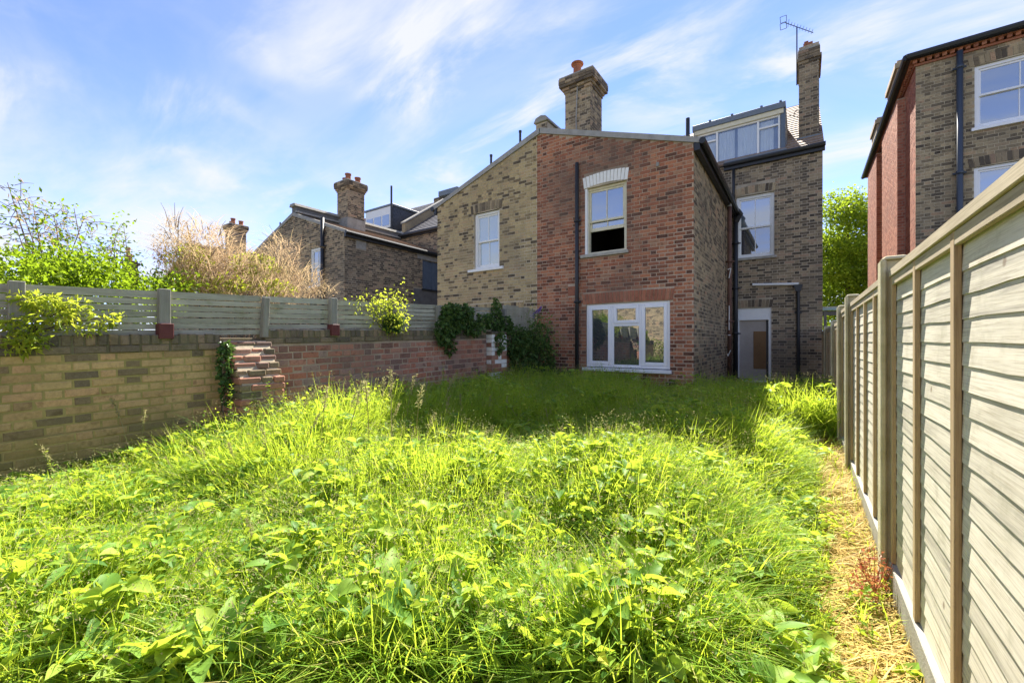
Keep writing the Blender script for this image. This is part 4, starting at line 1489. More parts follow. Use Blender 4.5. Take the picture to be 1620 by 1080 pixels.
# white-splashed pier at the far end of the red wall
wp = empty('brick_pier', (WX + .05, 6.88, 0), 'square brick pier with flaking white paint at the end of the red wall', 'pier')
core = MB().box(WX - .2, WX + .10, 6.52, 7.00, -.25, 1.40).build('mortar', M['mortar'], wp)
rr = random.Random(3)
for k in range(19):
    z = -.2 + k * .084
    pw = .8 if z > .45 else .35
    for (x0, x1) in ((WX - .2, WX - .06), (WX - .05, WX + .088)):
        mt = M['white_brick'] if rr.random() < pw else M['gred']
        MB().box(x0 + .003, x1 - .003, 6.506, 6.56, z, z + .073).build('brick', mt, wp)
    ys = [6.51, 6.72, 6.83, 7.01] if k % 2 else [6.51, 6.61, 6.82, 7.01]
    for y0, y1 in zip(ys[:-1], ys[1:]):
        mt = M['white_brick'] if rr.random() < pw - .15 else M['gred']
        MB().box(WX + .09, WX + .108, y0 + .004, y1 - .004, z, z + .073).build('brick', mt, wp)
MB().box(WX - .215, WX + .12, 6.50, 7.015, 1.402, 1.45).build('cap', M['coping'], wp, .01)

# buttress with tumbled-in top
bt = empty('brick_buttress', (WX + .2, 2.13, 0), 'brick buttress with stepped crumbling top breaking the garden wall', 'buttress')
core = MB().prism([(WX + .01, 1.93, -.25), (WX + .40, 1.93, -.25), (WX + .40, 1.93, .80), (WX + .12, 1.93, 1.20), (WX + .01, 1.93, 1.20)], (0, .40, 0))
core.build('mortar', M['mortar'], bt)
MB().box(WX - .215, WX + .008, 1.902, 2.358, -.25, 1.26).build('wall_stub', M['mortar'], bt)
rr = random.Random(12)
for k in range(20):
    z = -.25 + k * .075
    if z > 1.18: break
    ext = .43 if z < .78 else .43 - (z - .78) * .78
    ext = max(.12, ext)
    y = 1.90
    off = (k % 2) * .11
    ys = [1.90, 2.01 + .0, 2.13 + off * .5, 2.36] if k % 2 else [1.90, 2.12, 2.24, 2.36]
    for a, b in zip(ys[:-1], ys[1:]):
        e = ext + rr.uniform(-.025, .018)
        MB().box(WX + e - .2, WX + e, a + .005, b - .005, z + .005, z + .07).build('brick', M['coping'] if rr.random() < .45 else M['gred'], bt, .009)
    xs = [WX + .01, WX + .01 + (ext - .2) * .5, WX + ext - .21]
    for a, b in zip(xs[:-1], xs[1:]):
        if b - a > .04:
            MB().box(a + .004, b - .004, 1.902, 1.98, z + .005, z + .07).build('brick', M['gred'], bt)
for k in range(3):
    MB().box(WX - .21 + .11 * k, WX - .11 + .11 * k, 1.90, 2.36, 1.19 + .015 * k * (k < 2), 1.29 - .03 * k).build('coping_brick', M['coping'], bt, .008)

# slatted fence standing on the wall
lf_posts = [(-.02, ), (.46,), (1.40,), (2.33,), (3.20,), (4.2,), (5.16,), (6.1,), (7.1,)]
FXL = -5.22
lfence = empty('slatted_fence', (FXL, 3.3, 1.3), 'low grey slatted fence standing on top of the left garden wall', 'fence')


def ftop(y):
    return 1.69 + .036 * y


for i, (y,) in enumerate(lf_posts):
    if i == 0: continue
    t = wtop(y)
    lean = .02 if i == 3 else 0
    wd = .045 if i in (1, 2, 4) else .032
    m = MB().prism([(FXL + .012, y - wd, t - .02), (FXL + .012 + .08, y - wd, t - .02), (FXL + .012 + .08, y + wd, t - .02), (FXL + .012, y + wd, t - .02)], (0, lean, ftop(y) - t + (.045 if wd > .04 else .01)))
    po = m.build('post', M['lpost'], lfence, .004)
    if i in (2, 4):
        MB().box(FXL + .0, FXL + .115, y - wd - .008, y + wd + .018, t - .015, t + .135).build('post_shoe', M['maroon'], po, .004)
for i in range(0, len(lf_posts) - 1):
    ya, yb = lf_posts[i][0], lf_posts[i + 1][0]
    fm = MB()
    for yy in (ya + .25, yb - .25):
        fm.box(FXL - .045, FXL - .021, yy - .025, yy + .025, wtop(yy) + .02, ftop(yy) - .01)
    p = fm.build('fence_panel', M['lpost'], lfence)
    ns = 7
    for k in range(ns):
        ba, bb = wtop(ya) + .02, wtop(yb) + .02
        ta, tb = ftop(ya), ftop(yb)
        h = .046 if k < ns - 1 else .062
        za = ba + (ta - ba - .062) * k / (ns - 1) + random.uniform(-.004, .004)
        zb = bb + (tb - bb - .062) * k / (ns - 1) + random.uniform(-.004, .004)
        x = FXL + random.uniform(-.004, .004)
        m = MB().prism([(x, ya + .01, za), (x, yb - .01, zb), (x, yb - .01, zb + h + .006), (x, ya + .01, za + h + .006)], (-.016, 0, 0))
        m.build('slat', M['lslat'], p)
# dark close-board piece near the house
pb = empty('close_board_fence', (FXL, 7.7, 1.45), 'weathered close-board fence piece on the wall right beside the house', 'fence')
for k in range(11):
    y = 7.14 + k * .115
    MB().box(FXL - .02, FXL + .0, y, y + .108, 1.44, 2.02 + random.uniform(-.02, .02)).build('board', M['lslat'], pb)

# rear boundary wall behind the photographer (seen mirrored in the ground-floor window)
rw = empty('boundary_wall', (-2.5, -5.2, 0), 'tall stock brick boundary wall at the far end of the garden behind the viewpoint', 'wall')
MB().box(-12.4, .6, -5.45, -5.2, -.2, 3.3).build('mortar', M['mortar'], rw)
bB = rects_to_boxes(brick_rects(-12.4, .6, -.2, 3.3, seed=77), 'y+', -5.2)
tag(boxes_obj('brickwork', bB, M['side'], rw), kind='stuff')

# ------------------------------------------------------------------ plants
M['grass'] = leaf_mat('long_grass', [(0.0, (0.08, 0.22, 0.03)), (0.3, (0.155, 0.33, 0.04)), (0.65, (0.25, 0.42, 0.05)), (0.88, (0.36, 0.47, 0.06)), (0.94, (0.50, 0.44, 0.18)), (1.0, (0.50, 0.42, 0.2))], 0.5, (0.70, 0.80, 0.05), ((0.29, 0.43, 0.045), 0.9, 0.5))
M['weed'] = leaf_mat('weed_leaf', [(0.0, (0.06, 0.17, 0.03)), (0.5, (0.17, 0.32, 0.045)), (0.9, (0.33, 0.45, 0.06)), (1.0, (0.56, 0.53, 0.08))], 0.48, (0.70, 0.80, 0.05), None, 0.5)
M['dock'] = leaf_mat('dock_leaf', [(0.0, (0.075, 0.18, 0.035)), (0.5, (0.17, 0.31, 0.05)), (1.0, (0.38, 0.48, 0.08))], 0.45, (0.66, 0.78, 0.05), None, 0.5)
M['straw'] = leaf_mat('dry_straw', [(0.0, (0.24, 0.15, 0.04)), (0.4, (0.46, 0.32, 0.07)), (0.75, (0.58, 0.44, 0.12)), (0.9, (0.64, 0.54, 0.22)), (1.0, (0.36, 0.44, 0.07))], 0.3, (0.5, 0.38, 0.12), None, 0.6)
M['seed'] = leaf_mat('grass_seed', [(0.0, (0.24, 0.21, 0.10)), (0.6, (0.38, 0.34, 0.18)), (1.0, (0.30, 0.33, 0.12))], 0.35, (0.5, 0.46, 0.2), None, 0.6)
M['vine'] = leaf_mat('yellow_green_leaf', [(0.0, (0.13, 0.22, 0.03)), (0.5, (0.27, 0.36, 0.04)), (1.0, (0.42, 0.43, 0.05))], 0.5, (0.68, 0.74, 0.06), None, 0.4)
M['shrub'] = leaf_mat('bright_shrub_leaf', [(0.0, (0.04, 0.10, 0.01)), (0.4, (0.09, 0.18, 0.012)), (0.8, (0.17, 0.26, 0.02)), (1.0, (0.26, 0.30, 0.025))], 0.5, (0.36, 0.52, 0.02), ((0.20, 0.27, 0.015), 1.2, 0.5), 0.4)
M['gold'] = leaf_mat('dried_golden_spray', [(0.0, (0.26, 0.17, 0.11)), (0.4, (0.46, 0.33, 0.21)), (0.8, (0.60, 0.46, 0.32)), (1.0, (0.46, 0.40, 0.16))], 0.4, (0.68, 0.50, 0.30), ((0.20, 0.22, 0.035), 1.1, 0.6), 0.7)
M['ivy'] = leaf_mat('dark_ivy', [(0.0, (0.04, 0.085, 0.025)), (0.6, (0.08, 0.15, 0.04)), (1.0, (0.15, 0.22, 0.06))], 0.3, (0.12, 0.2, 0.03), None, 0.35)
M['bramble'] = leaf_mat('bramble_leaf', [(0.0, (0.07, 0.15, 0.035)), (0.6, (0.14, 0.24, 0.06)), (1.0, (0.28, 0.34, 0.12))], 0.4, (0.3, 0.42, 0.05), None, 0.3)
M['tree'] = leaf_mat('lime_tree_leaf', [(0.0, (0.06, 0.12, 0.012)), (0.5, (0.14, 0.225, 0.018)), (1.0, (0.25, 0.31, 0.03))], 0.5, (0.42, 0.55, 0.03), ((0.22, 0.29, 0.02), 0.6, 0.5), 0.4)
M['redleaf'] = leaf_mat('red_weed_leaf', [(0.0, (0.26, 0.07, 0.045)), (0.5, (0.42, 0.16, 0.10)), (1.0, (0.42, 0.32, 0.10))], 0.35, (0.5, 0.12, 0.05), None, 0.5)
M['purple'] = leaf_mat('buddleia_flower', [(0.0, (0.10, 0.06, 0.28)), (1.0, (0.26, 0.18, 0.50))], 0.25, (0.3, 0.2, 0.5), None, 0.7)
M['stem'] = leaf_mat('green_stem', [(0.0, (0.09, 0.13, 0.025)), (1.0, (0.18, 0.21, 0.05))], 0.2, (0.3, 0.38, 0.05), None, 0.5)


def mesh_from(name, V, Q, T, mat, smooth=False):
    return np_mesh(name, V, Q, T, mat, smooth)


def blades(P, h, w, az, lean, bend, ts=(0, .38, .72, 1.0), g=rng):
    """curved tapering strips rooted at P"""
    n = len(P)
    d = np.stack([np.cos(az), np.sin(az), np.zeros(n)], 1)
    wa = az + math.pi / 2 + g.uniform(-.7, .7, n)
    wd = np.stack([np.cos(wa), np.sin(wa), np.zeros(n)], 1)
    rows = []
    for t in ts:
        c = P + d * (h * (lean * t + bend * t * t))[:, None]
        c[:, 2] += h * (t - .42 * bend * t * t * t)
        rows.append(c)
    m = len(ts)
    V = np.zeros((n, 2 * (m - 1) + 1, 3))
    for i in range(m - 1):
        k = (w * (1 - .55 * ts[i]))[:, None] * .5
        V[:, 2 * i] = rows[i] - wd * k
        V[:, 2 * i + 1] = rows[i] + wd * k
    V[:, -1] = rows[-1]
    nv = 2 * (m - 1) + 1
    base = (np.arange(n) * nv)[:, None]
    Q = np.concatenate([base + np.array([[2 * i, 2 * i + 1, 2 * i + 3, 2 * i + 2]]) for i in range(m - 2)], 0)
    T = base + np.array([[2 * (m - 2), 2 * (m - 2) + 1, nv - 1]])
    return V.reshape(-1, 3), Q, T


def leaves(P, D, L, W, g=rng, fold=.35):
    """folded rhombic leaves: P base, D unit direction, L length, W width"""
    n = len(P)
    rnd = g.normal(size=(n, 3))
    sd = np.cross(D, rnd)
    sd /= np.linalg.norm(sd, axis=1)[:, None] + 1e-9
    nm = np.cross(D, sd)
    nm *= np.sign(nm[:, 2:3] + 1e-6)
    V = np.zeros((n, 4, 3))
    V[:, 0] = P
    mid = P + D * (L * .45)[:, None]
    V[:, 1] = mid + sd * (W * .5)[:, None] + nm * (W * fold * .5)[:, None]
    V[:, 3] = mid - sd * (W * .5)[:, None] + nm * (W * fold * .5)[:, None]
    V[:, 2] = P + D * L[:, None] - np.array((0, 0, .12)) * L[:, None]
    b = (np.arange(n) * 4)[:, None]
    T = np.concatenate([b + np.array([[0, 1, 2]]), b + np.array([[0, 2, 3]])], 0)
    return V.reshape(-1, 3), T


def broad_leaves(P, D, L, W, g=rng):
    """rounder leaves with a midrib fold and an arching tip"""
    n = len(P)
    sd = np.cross(D, g.normal(size=(n, 3)) * np.array((.35, .35, 1.0)))
    sd /= np.linalg.norm(sd, axis=1)[:, None] + 1e-9
    nm = np.cross(D, sd)
    nm *= np.sign(nm[:, 2:3] + 1e-6)
    Lc, Wc = L[:, None], W[:, None]
    V = np.zeros((n, 10, 3))
    dn = np.array((0, 0, -1.0))
    V[:, 0] = P
    for k, (t, w) in enumerate(((.22, .40), (.5, .5), (.78, .33))):
        mid = P + D * Lc * t + dn * Lc * (.22 * t * t)
        wav = g.uniform(-.06, .06, (n, 1)) * Wc
        V[:, 1 + k] = mid
        V[:, 4 + k] = mid + sd * Wc * w + nm * (Wc * w * .45 + wav)
        V[:, 7 + k] = mid - sd * Wc * w + nm * (Wc * w * .45 - wav)
    tip = P + D * Lc + dn * Lc * .26
    V = np.concatenate([V, tip[:, None]], 1)
    b = (np.arange(n) * 11)[:, None]
    T = np.concatenate([b + np.array([q]) for q in ((0, 4, 1), (0, 1, 7), (3, 6, 10), (3, 10, 9))], 0)
    Q = np.concatenate([b + np.array([q]) for q in ((1, 4, 5, 2), (2, 5, 6, 3), (1, 2, 8, 7), (2, 3, 9, 8))], 0)
    return V.reshape(-1, 3), Q, T


def unit(v):
    return v / (np.linalg.norm(v, axis=1)[:, None] + 1e-9)


def vnoise(x, y, s, seed=0):
    """cheap smooth value noise"""
    x = x * s + 17.3 * seed
    y = y * s - 9.1 * seed
    xi, yi = np.floor(x), np.floor(y)
    fx, fy = x - xi, y - yi
    fx, fy = fx * fx * (3 - 2 * fx), fy * fy * (3 - 2 * fy)
    hsh = lambda a, b: np.modf(np.abs(np.sin(a * 127.1 + b * 311.7 + seed) * 43758.5453))[0]
    return (hsh(xi, yi) * (1 - fx) + hsh(xi + 1, yi) * fx) * (1 - fy) + (hsh(xi, yi + 1) * (1 - fx) + hsh(xi + 1, yi + 1) * fx) * fy


def lawn_points(n, power=1.0, g=rng):
    out = []
    tot = 0
    while tot < n:
        k = n * 4
        x = g.uniform(-5.12, .36, k)
        y = g.uniform(-.3, 12.6, k)
        ok = (y < F - .03) | (x > XR + .22)
        ok &= ~((y > 11.6) & (x < -.0))
        ok &= ~((x < WX + .45) & (y > 1.88) & (y < 2.38))
        d = np.hypot(x, y)
        ok &= d > 1.05
        z = ground_z(x, y)
        ok &= in_frame(np.stack([x, y, z + .15], 1)) | in_frame(np.stack([x, y, z + .0], 1))
        dens = np.clip(1.4 / (d + .2), 0, 1) ** power
        # trodden bare strip beside the fence, thin passage by the house
        strip = np.clip((x - (-.14 + .16 * vnoise(y, y, 2.3, 3))) / .14, 0, 1) * (y < 6.6)
        dens *= 1 - .965 * strip
        dens *= np.where(y > 9.2, .25, 1)
        ok &= g.random(k) < dens
        out.append(np.stack([x, y, z], 1)[ok])
        tot += ok.sum()
    return np.concatenate(out)[:n]


def sward(x, y):
    """height of the sward in metres"""
    t = .20 + .26 * vnoise(x, y, 1.1, 1) + .20 * vnoise(x, y, 2.9, 2)
    t *= 1 + .45 * np.clip((y - 4.0) / 2.5, 0, 1)
    t *= 1 - .35 * np.clip((-x - 3.9) / .9, 0, 1) * (y < 2.2)
    t *= 1 - .30 * np.clip(1 - np.hypot(x, y) / 2.6, 0, 1)
    t += .38 * np.exp(-((x + 4.1) / .95) ** 2) * np.clip((y - 1.0) / .9, 0, 1) * np.clip((6.5 - y) / 1.5, 0, 1) * (.5 + vnoise(x, y, 2.2, 8))
    t *= np.where(y > 9, .7, 1)
    t *= 1 - .6 * np.clip((x + .5) / .5, 0, 1) * (y < 6.6)
    return t


NB = 170000
P = lawn_points(NB)
d = np.hypot(P[:, 0], P[:, 1])
h = sward(P[:, 0], P[:, 1]) * rng.uniform(.55, 1.25, NB)
w = rng.uniform(.0035, .0075, NB) * (1 + .10 * d)
az = rng.uniform(0, 2 * math.pi, NB)
az = np.where(rng.random(NB) < .45, 5.3 + 1.6 * (vnoise(P[:, 0], P[:, 1], 1.3, 6) - .5) * 4 + rng.normal(0, .5, NB), az)
V, Q, T = blades(P, h, w, az, rng.uniform(.05, .35, NB), rng.uniform(.05, .75, NB))
grass = mesh_obj('long_grass', np_mesh('long_grass', V, Q, T, M['grass'], True))
tag(grass, 'long bright green grass covering the whole garden', 'grass', kind='stuff')

# low broad-leaved weeds all through the grass
NW = 15000
C = lawn_points(NW, .85)
per = 14
Pw = np.repeat(C, per, 0)
n = len(Pw)
hh = np.repeat(sward(C[:, 0], C[:, 1]) * rng.uniform(.45, 1.05, NW), per)
t = np.tile(np.linspace(.15, 1, per), NW)
lean = np.repeat(rng.normal(0, .18, (NW, 2)), per, 0)
Pw[:, :2] += lean * (hh * t)[:, None]
Pw[:, 2] += hh * t
a = np.tile(np.arange(per) * 2.4, NW) + np.repeat(rng.uniform(0, 6.3, NW), per)
D = unit(np.stack([np.cos(a), np.sin(a), rng.uniform(-.25, .75, n)], 1))
sz = np.repeat(rng.uniform(.022, .07, NW) * rng.choice([1, 1, 1.5], NW), per) * (1.15 - .5 * t) * rng.uniform(.7, 1.2, n)
V, T = leaves(Pw, D, sz, sz * np.repeat(rng.uniform(.35, .75, NW), per))
weeds = mesh_obj('low_weeds', np_mesh('low_weeds', V, None, T, M['weed']))
tag(weeds, 'small leafy weeds mixed all through the long grass', 'weeds', kind='stuff')

NR = 3600
C = lawn_points(NR, .9)
C[:, 2] += sward(C[:, 0], C[:, 1]) * rng.uniform(.35, .95, NR)
per = 6
Pw = np.repeat(C, per, 0)
a = np.tile(np.arange(per) * 1.05, NR) + np.repeat(rng.uniform(0, 6.3, NR), per) + rng.normal(0, .3, NR * per)
D = unit(np.stack([np.cos(a), np.sin(a), rng.uniform(-.1, .9, NR * per)], 1))
sz = np.repeat(rng.uniform(.045, .13, NR), per) * rng.uniform(.7, 1.2, NR * per)
V, Q, T = broad_leaves(Pw, D, sz, sz * np.repeat(rng.uniform(.34, .62, NR), per))
tag(mesh_obj('broad_weeds', np_mesh('broad_weeds', V, Q, T, M['dock'], True)), 'broad-leaved weeds in rosettes among the grass', 'weeds', kind='stuff')

# fine pale seed haze: short seeding tips over the sward
NS = 9000
C = lawn_points(NS, 1.0)
C[:, 2] += sward(C[:, 0], C[:, 1]) * rng.uniform(.8, 1.2, NS)
per = 5
Pw = np.repeat(C, per, 0) + rng.normal(0, .008, (NS * per, 3)) + np.tile(np.linspace(0, .06, per), NS)[:, None] * np.repeat(unit(rng.normal(size=(NS, 3)) * np.array((1, 1, .5)) + np.array((0, 0, .6))), per, 0)
D = unit(rng.normal(size=(NS * per, 3)) + np.array((0, 0, .6)))
V, T = leaves(Pw, D, rng.uniform(.008, .02, NS * per), rng.uniform(.003, .007, NS * per))
tag(mesh_obj('seed_tips', np_mesh('seed_tips', V, None, T, M['seed'])), 'fine pale seed heads scattered over the grass', 'grass', kind='stuff')

# trodden straw strip along the fence foot
NT = 20000
x = rng.uniform(-.30, .365, NT)
y = 1.2 + 5.6 * rng.random(NT) ** 1.25
z = ground_z(x, y) + rng.uniform(.004, .05, NT)
az = rng.normal(.25, .75, NT) + math.pi * (rng.random(NT) < .5)
V, Q, T = blades(np.stack([x, y, z], 1), rng.uniform(.06, .24, NT) * .34, rng.uniform(.004, .010, NT), az, rng.uniform(1.6, 3.0, NT), rng.uniform(.2, .9, NT))
V[:, 0] = np.minimum(V[:, 0], FX - .03)
tag(mesh_obj('trodden_straw', np_mesh('trodden_straw', V, Q, T, M['straw'], True)), 'flattened yellow straw on the bare strip along the fence', 'straw', kind='stuff')


# ------------------------------------------------------------------ single plants
def big_leaf_mesh(seed, mat, name='leaf'):
    g = random.Random(seed)
    n = 7
    v, q = [], []
    for i in range(n + 1):
        t = i / n
        wd = .17 * math.sin(math.pi * min(1, t * .97 + .03)) ** .7 * (1.15 - .45 * t)
        wave = .018 * math.sin(i * 2.1 + seed)
        y = t
        z = .26 * t - .42 * t * t + g.uniform(-.01, .01)
        v += [(-wd, y, z + .06 * (wd / .17) + wave), (0, y, z - .01), (wd, y, z + .06 * (wd / .17) - wave)]
    for i in range(n):
        b = 3 * i
        q += [(b, b + 1, b + 4, b + 3), (b + 1, b + 2, b + 5, b + 4)]
    return np_mesh(name, np.array(v), np.array(q), None, mat, True)


dock_meshes = [big_leaf_mesh(s, M['dock']) for s in range(5)]
dock_px = [(600, 1010), (640, 940), (700, 1040), (330, 1040), (400, 1010), (250, 1050), (130, 1040), (40, 960), (520, 960), (930, 880), (970, 920), (1010, 960), (890, 830), (1060, 1010), (760, 960),
           (1200, 1010), (1260, 1040), (1110, 900), (860, 1000), (480, 900), (560, 820), (700, 840), (980, 800), (1160, 820), (1080, 860), (300, 900), (180, 880)]
dl = 'broad-leaved dock plant with long arching leaves among the near grass'
for i, (u, v) in enumerate(dock_px):
    x, y = onZ(u, v, .12)
    z = float(ground_z(np.array(x), np.array(y)))
    root = empty('dock_plant', (x, y, z), dl, 'plant', 'dock plants in the near grass')
    g = random.Random(100 + i)
    s = float(sward(np.array(x), np.array(y)))
    for k in range(g.randint(6, 9)):
        a = k * 2.4 + g.uniform(-.4, .4)
        L = g.uniform(.12, .23)
        o = mesh_obj('leaf', dock_meshes[g.randrange(5)], root, (x + .02 * math.cos(a), y + .02 * math.sin(a), z + s * g.uniform(.35, .85)))
        o.rotation_euler = (g.uniform(.1, 1.0), g.uniform(-.35, .35), a)
        o.scale = (L * g.uniform(.8, 1.15), L, L)
    m = MB()
    m.tube([(x, y, z - .02), (x + .01, y, z + s * .8)], .006, 5, .003)
    m.build('stem', M['stem'], root)


def place_plant(root_name, label, cat, x, y, z, parts, group=None):
    root = empty(root_name, (x, y, z), label, cat, group)
    return root


def leafy_stalk(name, label, x, y, z, H, nl, ls, mat, lean=(0, 0), group=None, seed=0, flower=None, asp=.42):
    g = np.random.default_rng(seed)
    root = empty(name, (x, y, z), label, 'plant', group)
    pts = [(x + lean[0] * t * t, y + lean[1] * t * t, z - .03 + H * t) for t in (0, .3, .6, .85, 1)]
    MB().tube(pts, .0055, 5, .002).build('stem', M['stem'], root)
    t = np.sort(g.uniform(.12, 1, nl))
    P = np.stack([x + lean[0] * t * t, y + lean[1] * t * t, z + H * t], 1)
    a = np.arange(nl) * 2.4 + g.uniform(-.5, .5, nl)
    D = unit(np.stack([np.cos(a), np.sin(a), g.uniform(.0, .8, nl)], 1))
    L = ls * (1.1 - .65 * t) * g.uniform(.7, 1.2, nl)
    V, T = leaves(P, D, L, L * asp, g)
    mesh_obj('foliage', np_mesh('foliage', V, None, T, mat), root)
    if flower is not None:
        k = 60
        tt = g.uniform(.82, 1.06, k)
        P = np.stack([x + lean[0] * tt ** 2, y + lean[1] * tt ** 2, z + H * tt], 1) + g.normal(0, .006, (k, 3))
        D = unit(g.normal(size=(k, 3)) + np.array((0, 0, .8)))
        V, T = leaves(P, D, np.full(k, .022), np.full(k, .009), g)
        mesh_obj('seed_head', np_mesh('seed_head', V, None, T, flower), root)
    return root


# tall weeds that stand clear of the sward; (foot pixel on the ground, height)
stalks = [((100, 800), .50, 'pale flowering weed stalk in front of the yellow wall at far left', 46, .05),
          ((60, 830), .30, 'short pale weed stalk at the left edge below the yellow wall', 30, .045),
          ((440, 735), .92, 'tallest leafy weed in front of the buttress', 90, .055),
          ((475, 725), .80, 'tall leafy weed just right of the buttress', 80, .055),
          ((420, 760), .60, 'leafy weed growing at the foot of the buttress', 70, .055),
          ((510, 720), .85, 'tall thin weed against the red wall near the buttress', 60, .05),
          ((560, 715), .62, 'weed with reddish seed spike before the red wall', 50, .045),
          ((1160, 668), .48, 'sunlit leafy weed left of the back door', 70, .06),
          ((1222, 672), .50, 'sunlit leafy weed right of the back door', 70, .06),
          ((1195, 680), .36, 'small sunlit weed between the two tall ones at the back door', 50, .05),
          ((745, 640), .40, 'shaded weed under the white-splashed pier', 40, .06)]
wl = 'leafy yellow-green weed in the thicket along the red wall foot'
for k in range(30):
    q = random.Random(300 + k)
    xx, yy = q.uniform(-4.9, -3.8), q.uniform(1.7, 5.4)
    if yy < 2.5: xx = q.uniform(-4.65, -3.9)
    leafy_stalk('thicket_weed', wl, xx, yy, -.06, q.uniform(.45, .95), 80, .06, M['weed'], (q.uniform(-.15, .15), q.uniform(-.15, .15)), 'weed thicket along the red wall', 320 + k, M['seed'] if k % 4 == 0 else None)
for i, ((u, v), H, lab, nl, ls) in enumerate(stalks):
    x, y = onZ(u, v, 0.0)
    x = max(x, WX + .12)
    leafy_stalk('tall_weed', lab, x, y, float(ground_z(np.array(x), np.array(y))), H, nl, ls, M['weed'] if i not in (10,) else M['bramble'], (random.uniform(-.12, .12), random.uniform(-.12, .12)), 'tall weeds standing above the grass', 40 + i, M['seed'] if i in (0, 1, 6) else None)


# seeding grass stalks: three patterns, copied
def seed_stalk_mesh(seed):
    g = np.random.default_rng(seed)
    az, b = g.uniform(0, 6.3), g.uniform(.08, .38)
    ts = np.linspace(0, 1, 7)
    pts = np.stack([np.cos(az) * b * ts ** 2.2, np.sin(az) * b * ts ** 2.2, ts * (1 - .25 * b * ts ** 2)], 1)
    m = MB()
    m.tube([tuple(p) for p in pts], .005, 4, .0025)
    V1 = np.array(m.v)
    F1 = m.f
    k = 70
    tt = g.uniform(.78, 1.0, k)
    P = np.stack([np.cos(az) * b * tt ** 2.2, np.sin(az) * b * tt ** 2.2, tt * (1 - .25 * b * tt ** 2)], 1) + g.normal(0, .006, (k, 3))
    D = unit(g.normal(size=(k, 3)) * .6 + np.array((np.cos(az) * b, np.sin(az) * b, .8)))
    V2, T2 = leaves(P, D, g.uniform(.02, .045, k), np.full(k, .009), g)
    me = bpy.data.meshes.new('seed_stalk')
    fs = [tuple(f) for f in F1] + [tuple(int(q) + len(V1) for q in f) for f in T2]
    me.from_pydata([tuple(p) for p in np.concatenate([V1, V2])], [], fs)
    me.materials.append(M['seed'])
    return me


ss = [seed_stalk_mesh(s) for s in range(6)]
g = random.Random(9)
spx = [(545, 770, .75), (585, 765, .8), (620, 775, .8), (655, 770, .7), (505, 775, .75), (470, 790, .7), (430, 790, .6), (700, 780, .5), (380, 800, .55), (180, 740, .62), (190, 735, .55), (450, 745, .7), (600, 720, .72), (610, 735, .6), (640, 720, .75), (660, 715, .62), (690, 712, .72), (700, 720, .6), (540, 735, .66), (575, 730, .6), (730, 705, .55), (775, 695, .5), (800, 700, .5), (830, 700, .42), (870, 705, .4),
       (1050, 715, .38), (1060, 705, .42), (1095, 700, .4), (1140, 690, .4), (1180, 670, .45), (1240, 660, .42), (1250, 668, .36), (1130, 705, .36), (900, 735, .36), (660, 760, .5), (350, 790, .5), (330, 800, .45), (290, 800, .4), (480, 770, .5), (1120, 960, .38), (930, 860, .42), (260, 1000, .4), (410, 940, .42), (950, 660, .5), (1010, 655, .5)]
for i, (u, v, H) in enumerate(spx):
    x, y = onZ(u, v, 0.0)
    x = max(x, WX + .15)
    o = mesh_obj('seed_stalk', ss[i % 6], None, (x, y, float(ground_z(np.array(x), np.array(y))) - .02))
    o.rotation_euler = (0, 0, g.uniform(0, 6.28))
    H = H * (1.4 if u < 900 and v < 780 else 1.15)
    o.scale = (H, H, H)
    tag(o, 'thin straw-coloured seeding grass stalk standing above the sward', 'grass stalk', 'seeding grass stalks')


# ------------------------------------------------------------------ shrubs and trees
def blob_points(blobs, n, g, shell=.55):
    """points through the volume of ellipsoids, biased to the outside"""
    vol = np.array([b[3] * b[4] * b[5] for b in blobs])
    k = g.choice(len(blobs), n, p=vol / vol.sum())
    B = np.array(blobs)[k]
    d = unit(g.normal(size=(n, 3)))
    r = g.random(n) ** (1 / 3 * (1 - shell) + .12)
    return B[:, :3] + d * B[:, 3:6] * r[:, None], d


def crown(name, blobs, n, size, mat, parent, seed, asp=.55, droop=0.0, up=.3, clump=None):
    g = np.random.default_rng(seed)
    if clump:
        nc = n // clump
        P0, d0 = blob_points(blobs, nc, g)
        P = np.repeat(P0, clump, 0) + g.normal(0, size * 1.3, (nc * clump, 3))
        d = np.repeat(d0, clump, 0)
        n = nc * clump
    else:
        P, d = blob_points(blobs, n, g)
    D = unit(d * .7 + g.normal(size=(n, 3)) * .8 + np.array((0, 0, up - droop)))
    L = size * g.uniform(.55, 1.35, n)
    V, T = leaves(P, D, L, L * asp * g.uniform(.8, 1.2, n), g)
    return mesh_obj(name, np_mesh(name, V, None, T, mat), parent)


def limbs(name, base, tips, r, mat, parent, seed=0, n=5):
    g = random.Random(seed)
    m = MB()
    base = Vector(base)
    for tp in tips:
        tp = Vector(tp)
        mid1 = base.lerp(tp, .35) + Vector((g.uniform(-.1, .1), g.uniform(-.1, .1), .12)) * (tp - base).length * .5
        mid2 = base.lerp(tp, .7) + Vector((g.uniform(-.1, .1), g.uniform(-.1, .1), .08)) * (tp - base).length * .5
        m.tube([base, mid1, mid2, tp], r, n, r * .2)
    return m.build(name, mat, parent)


def px_blob(u, v, X, ru, rv, rx):
    """ellipsoid centred where pixel (u, v) meets the plane x = X, radii given in metres"""
    y, z = onX(u, v, X)
    return (X, y, z, rx, ru, rv)


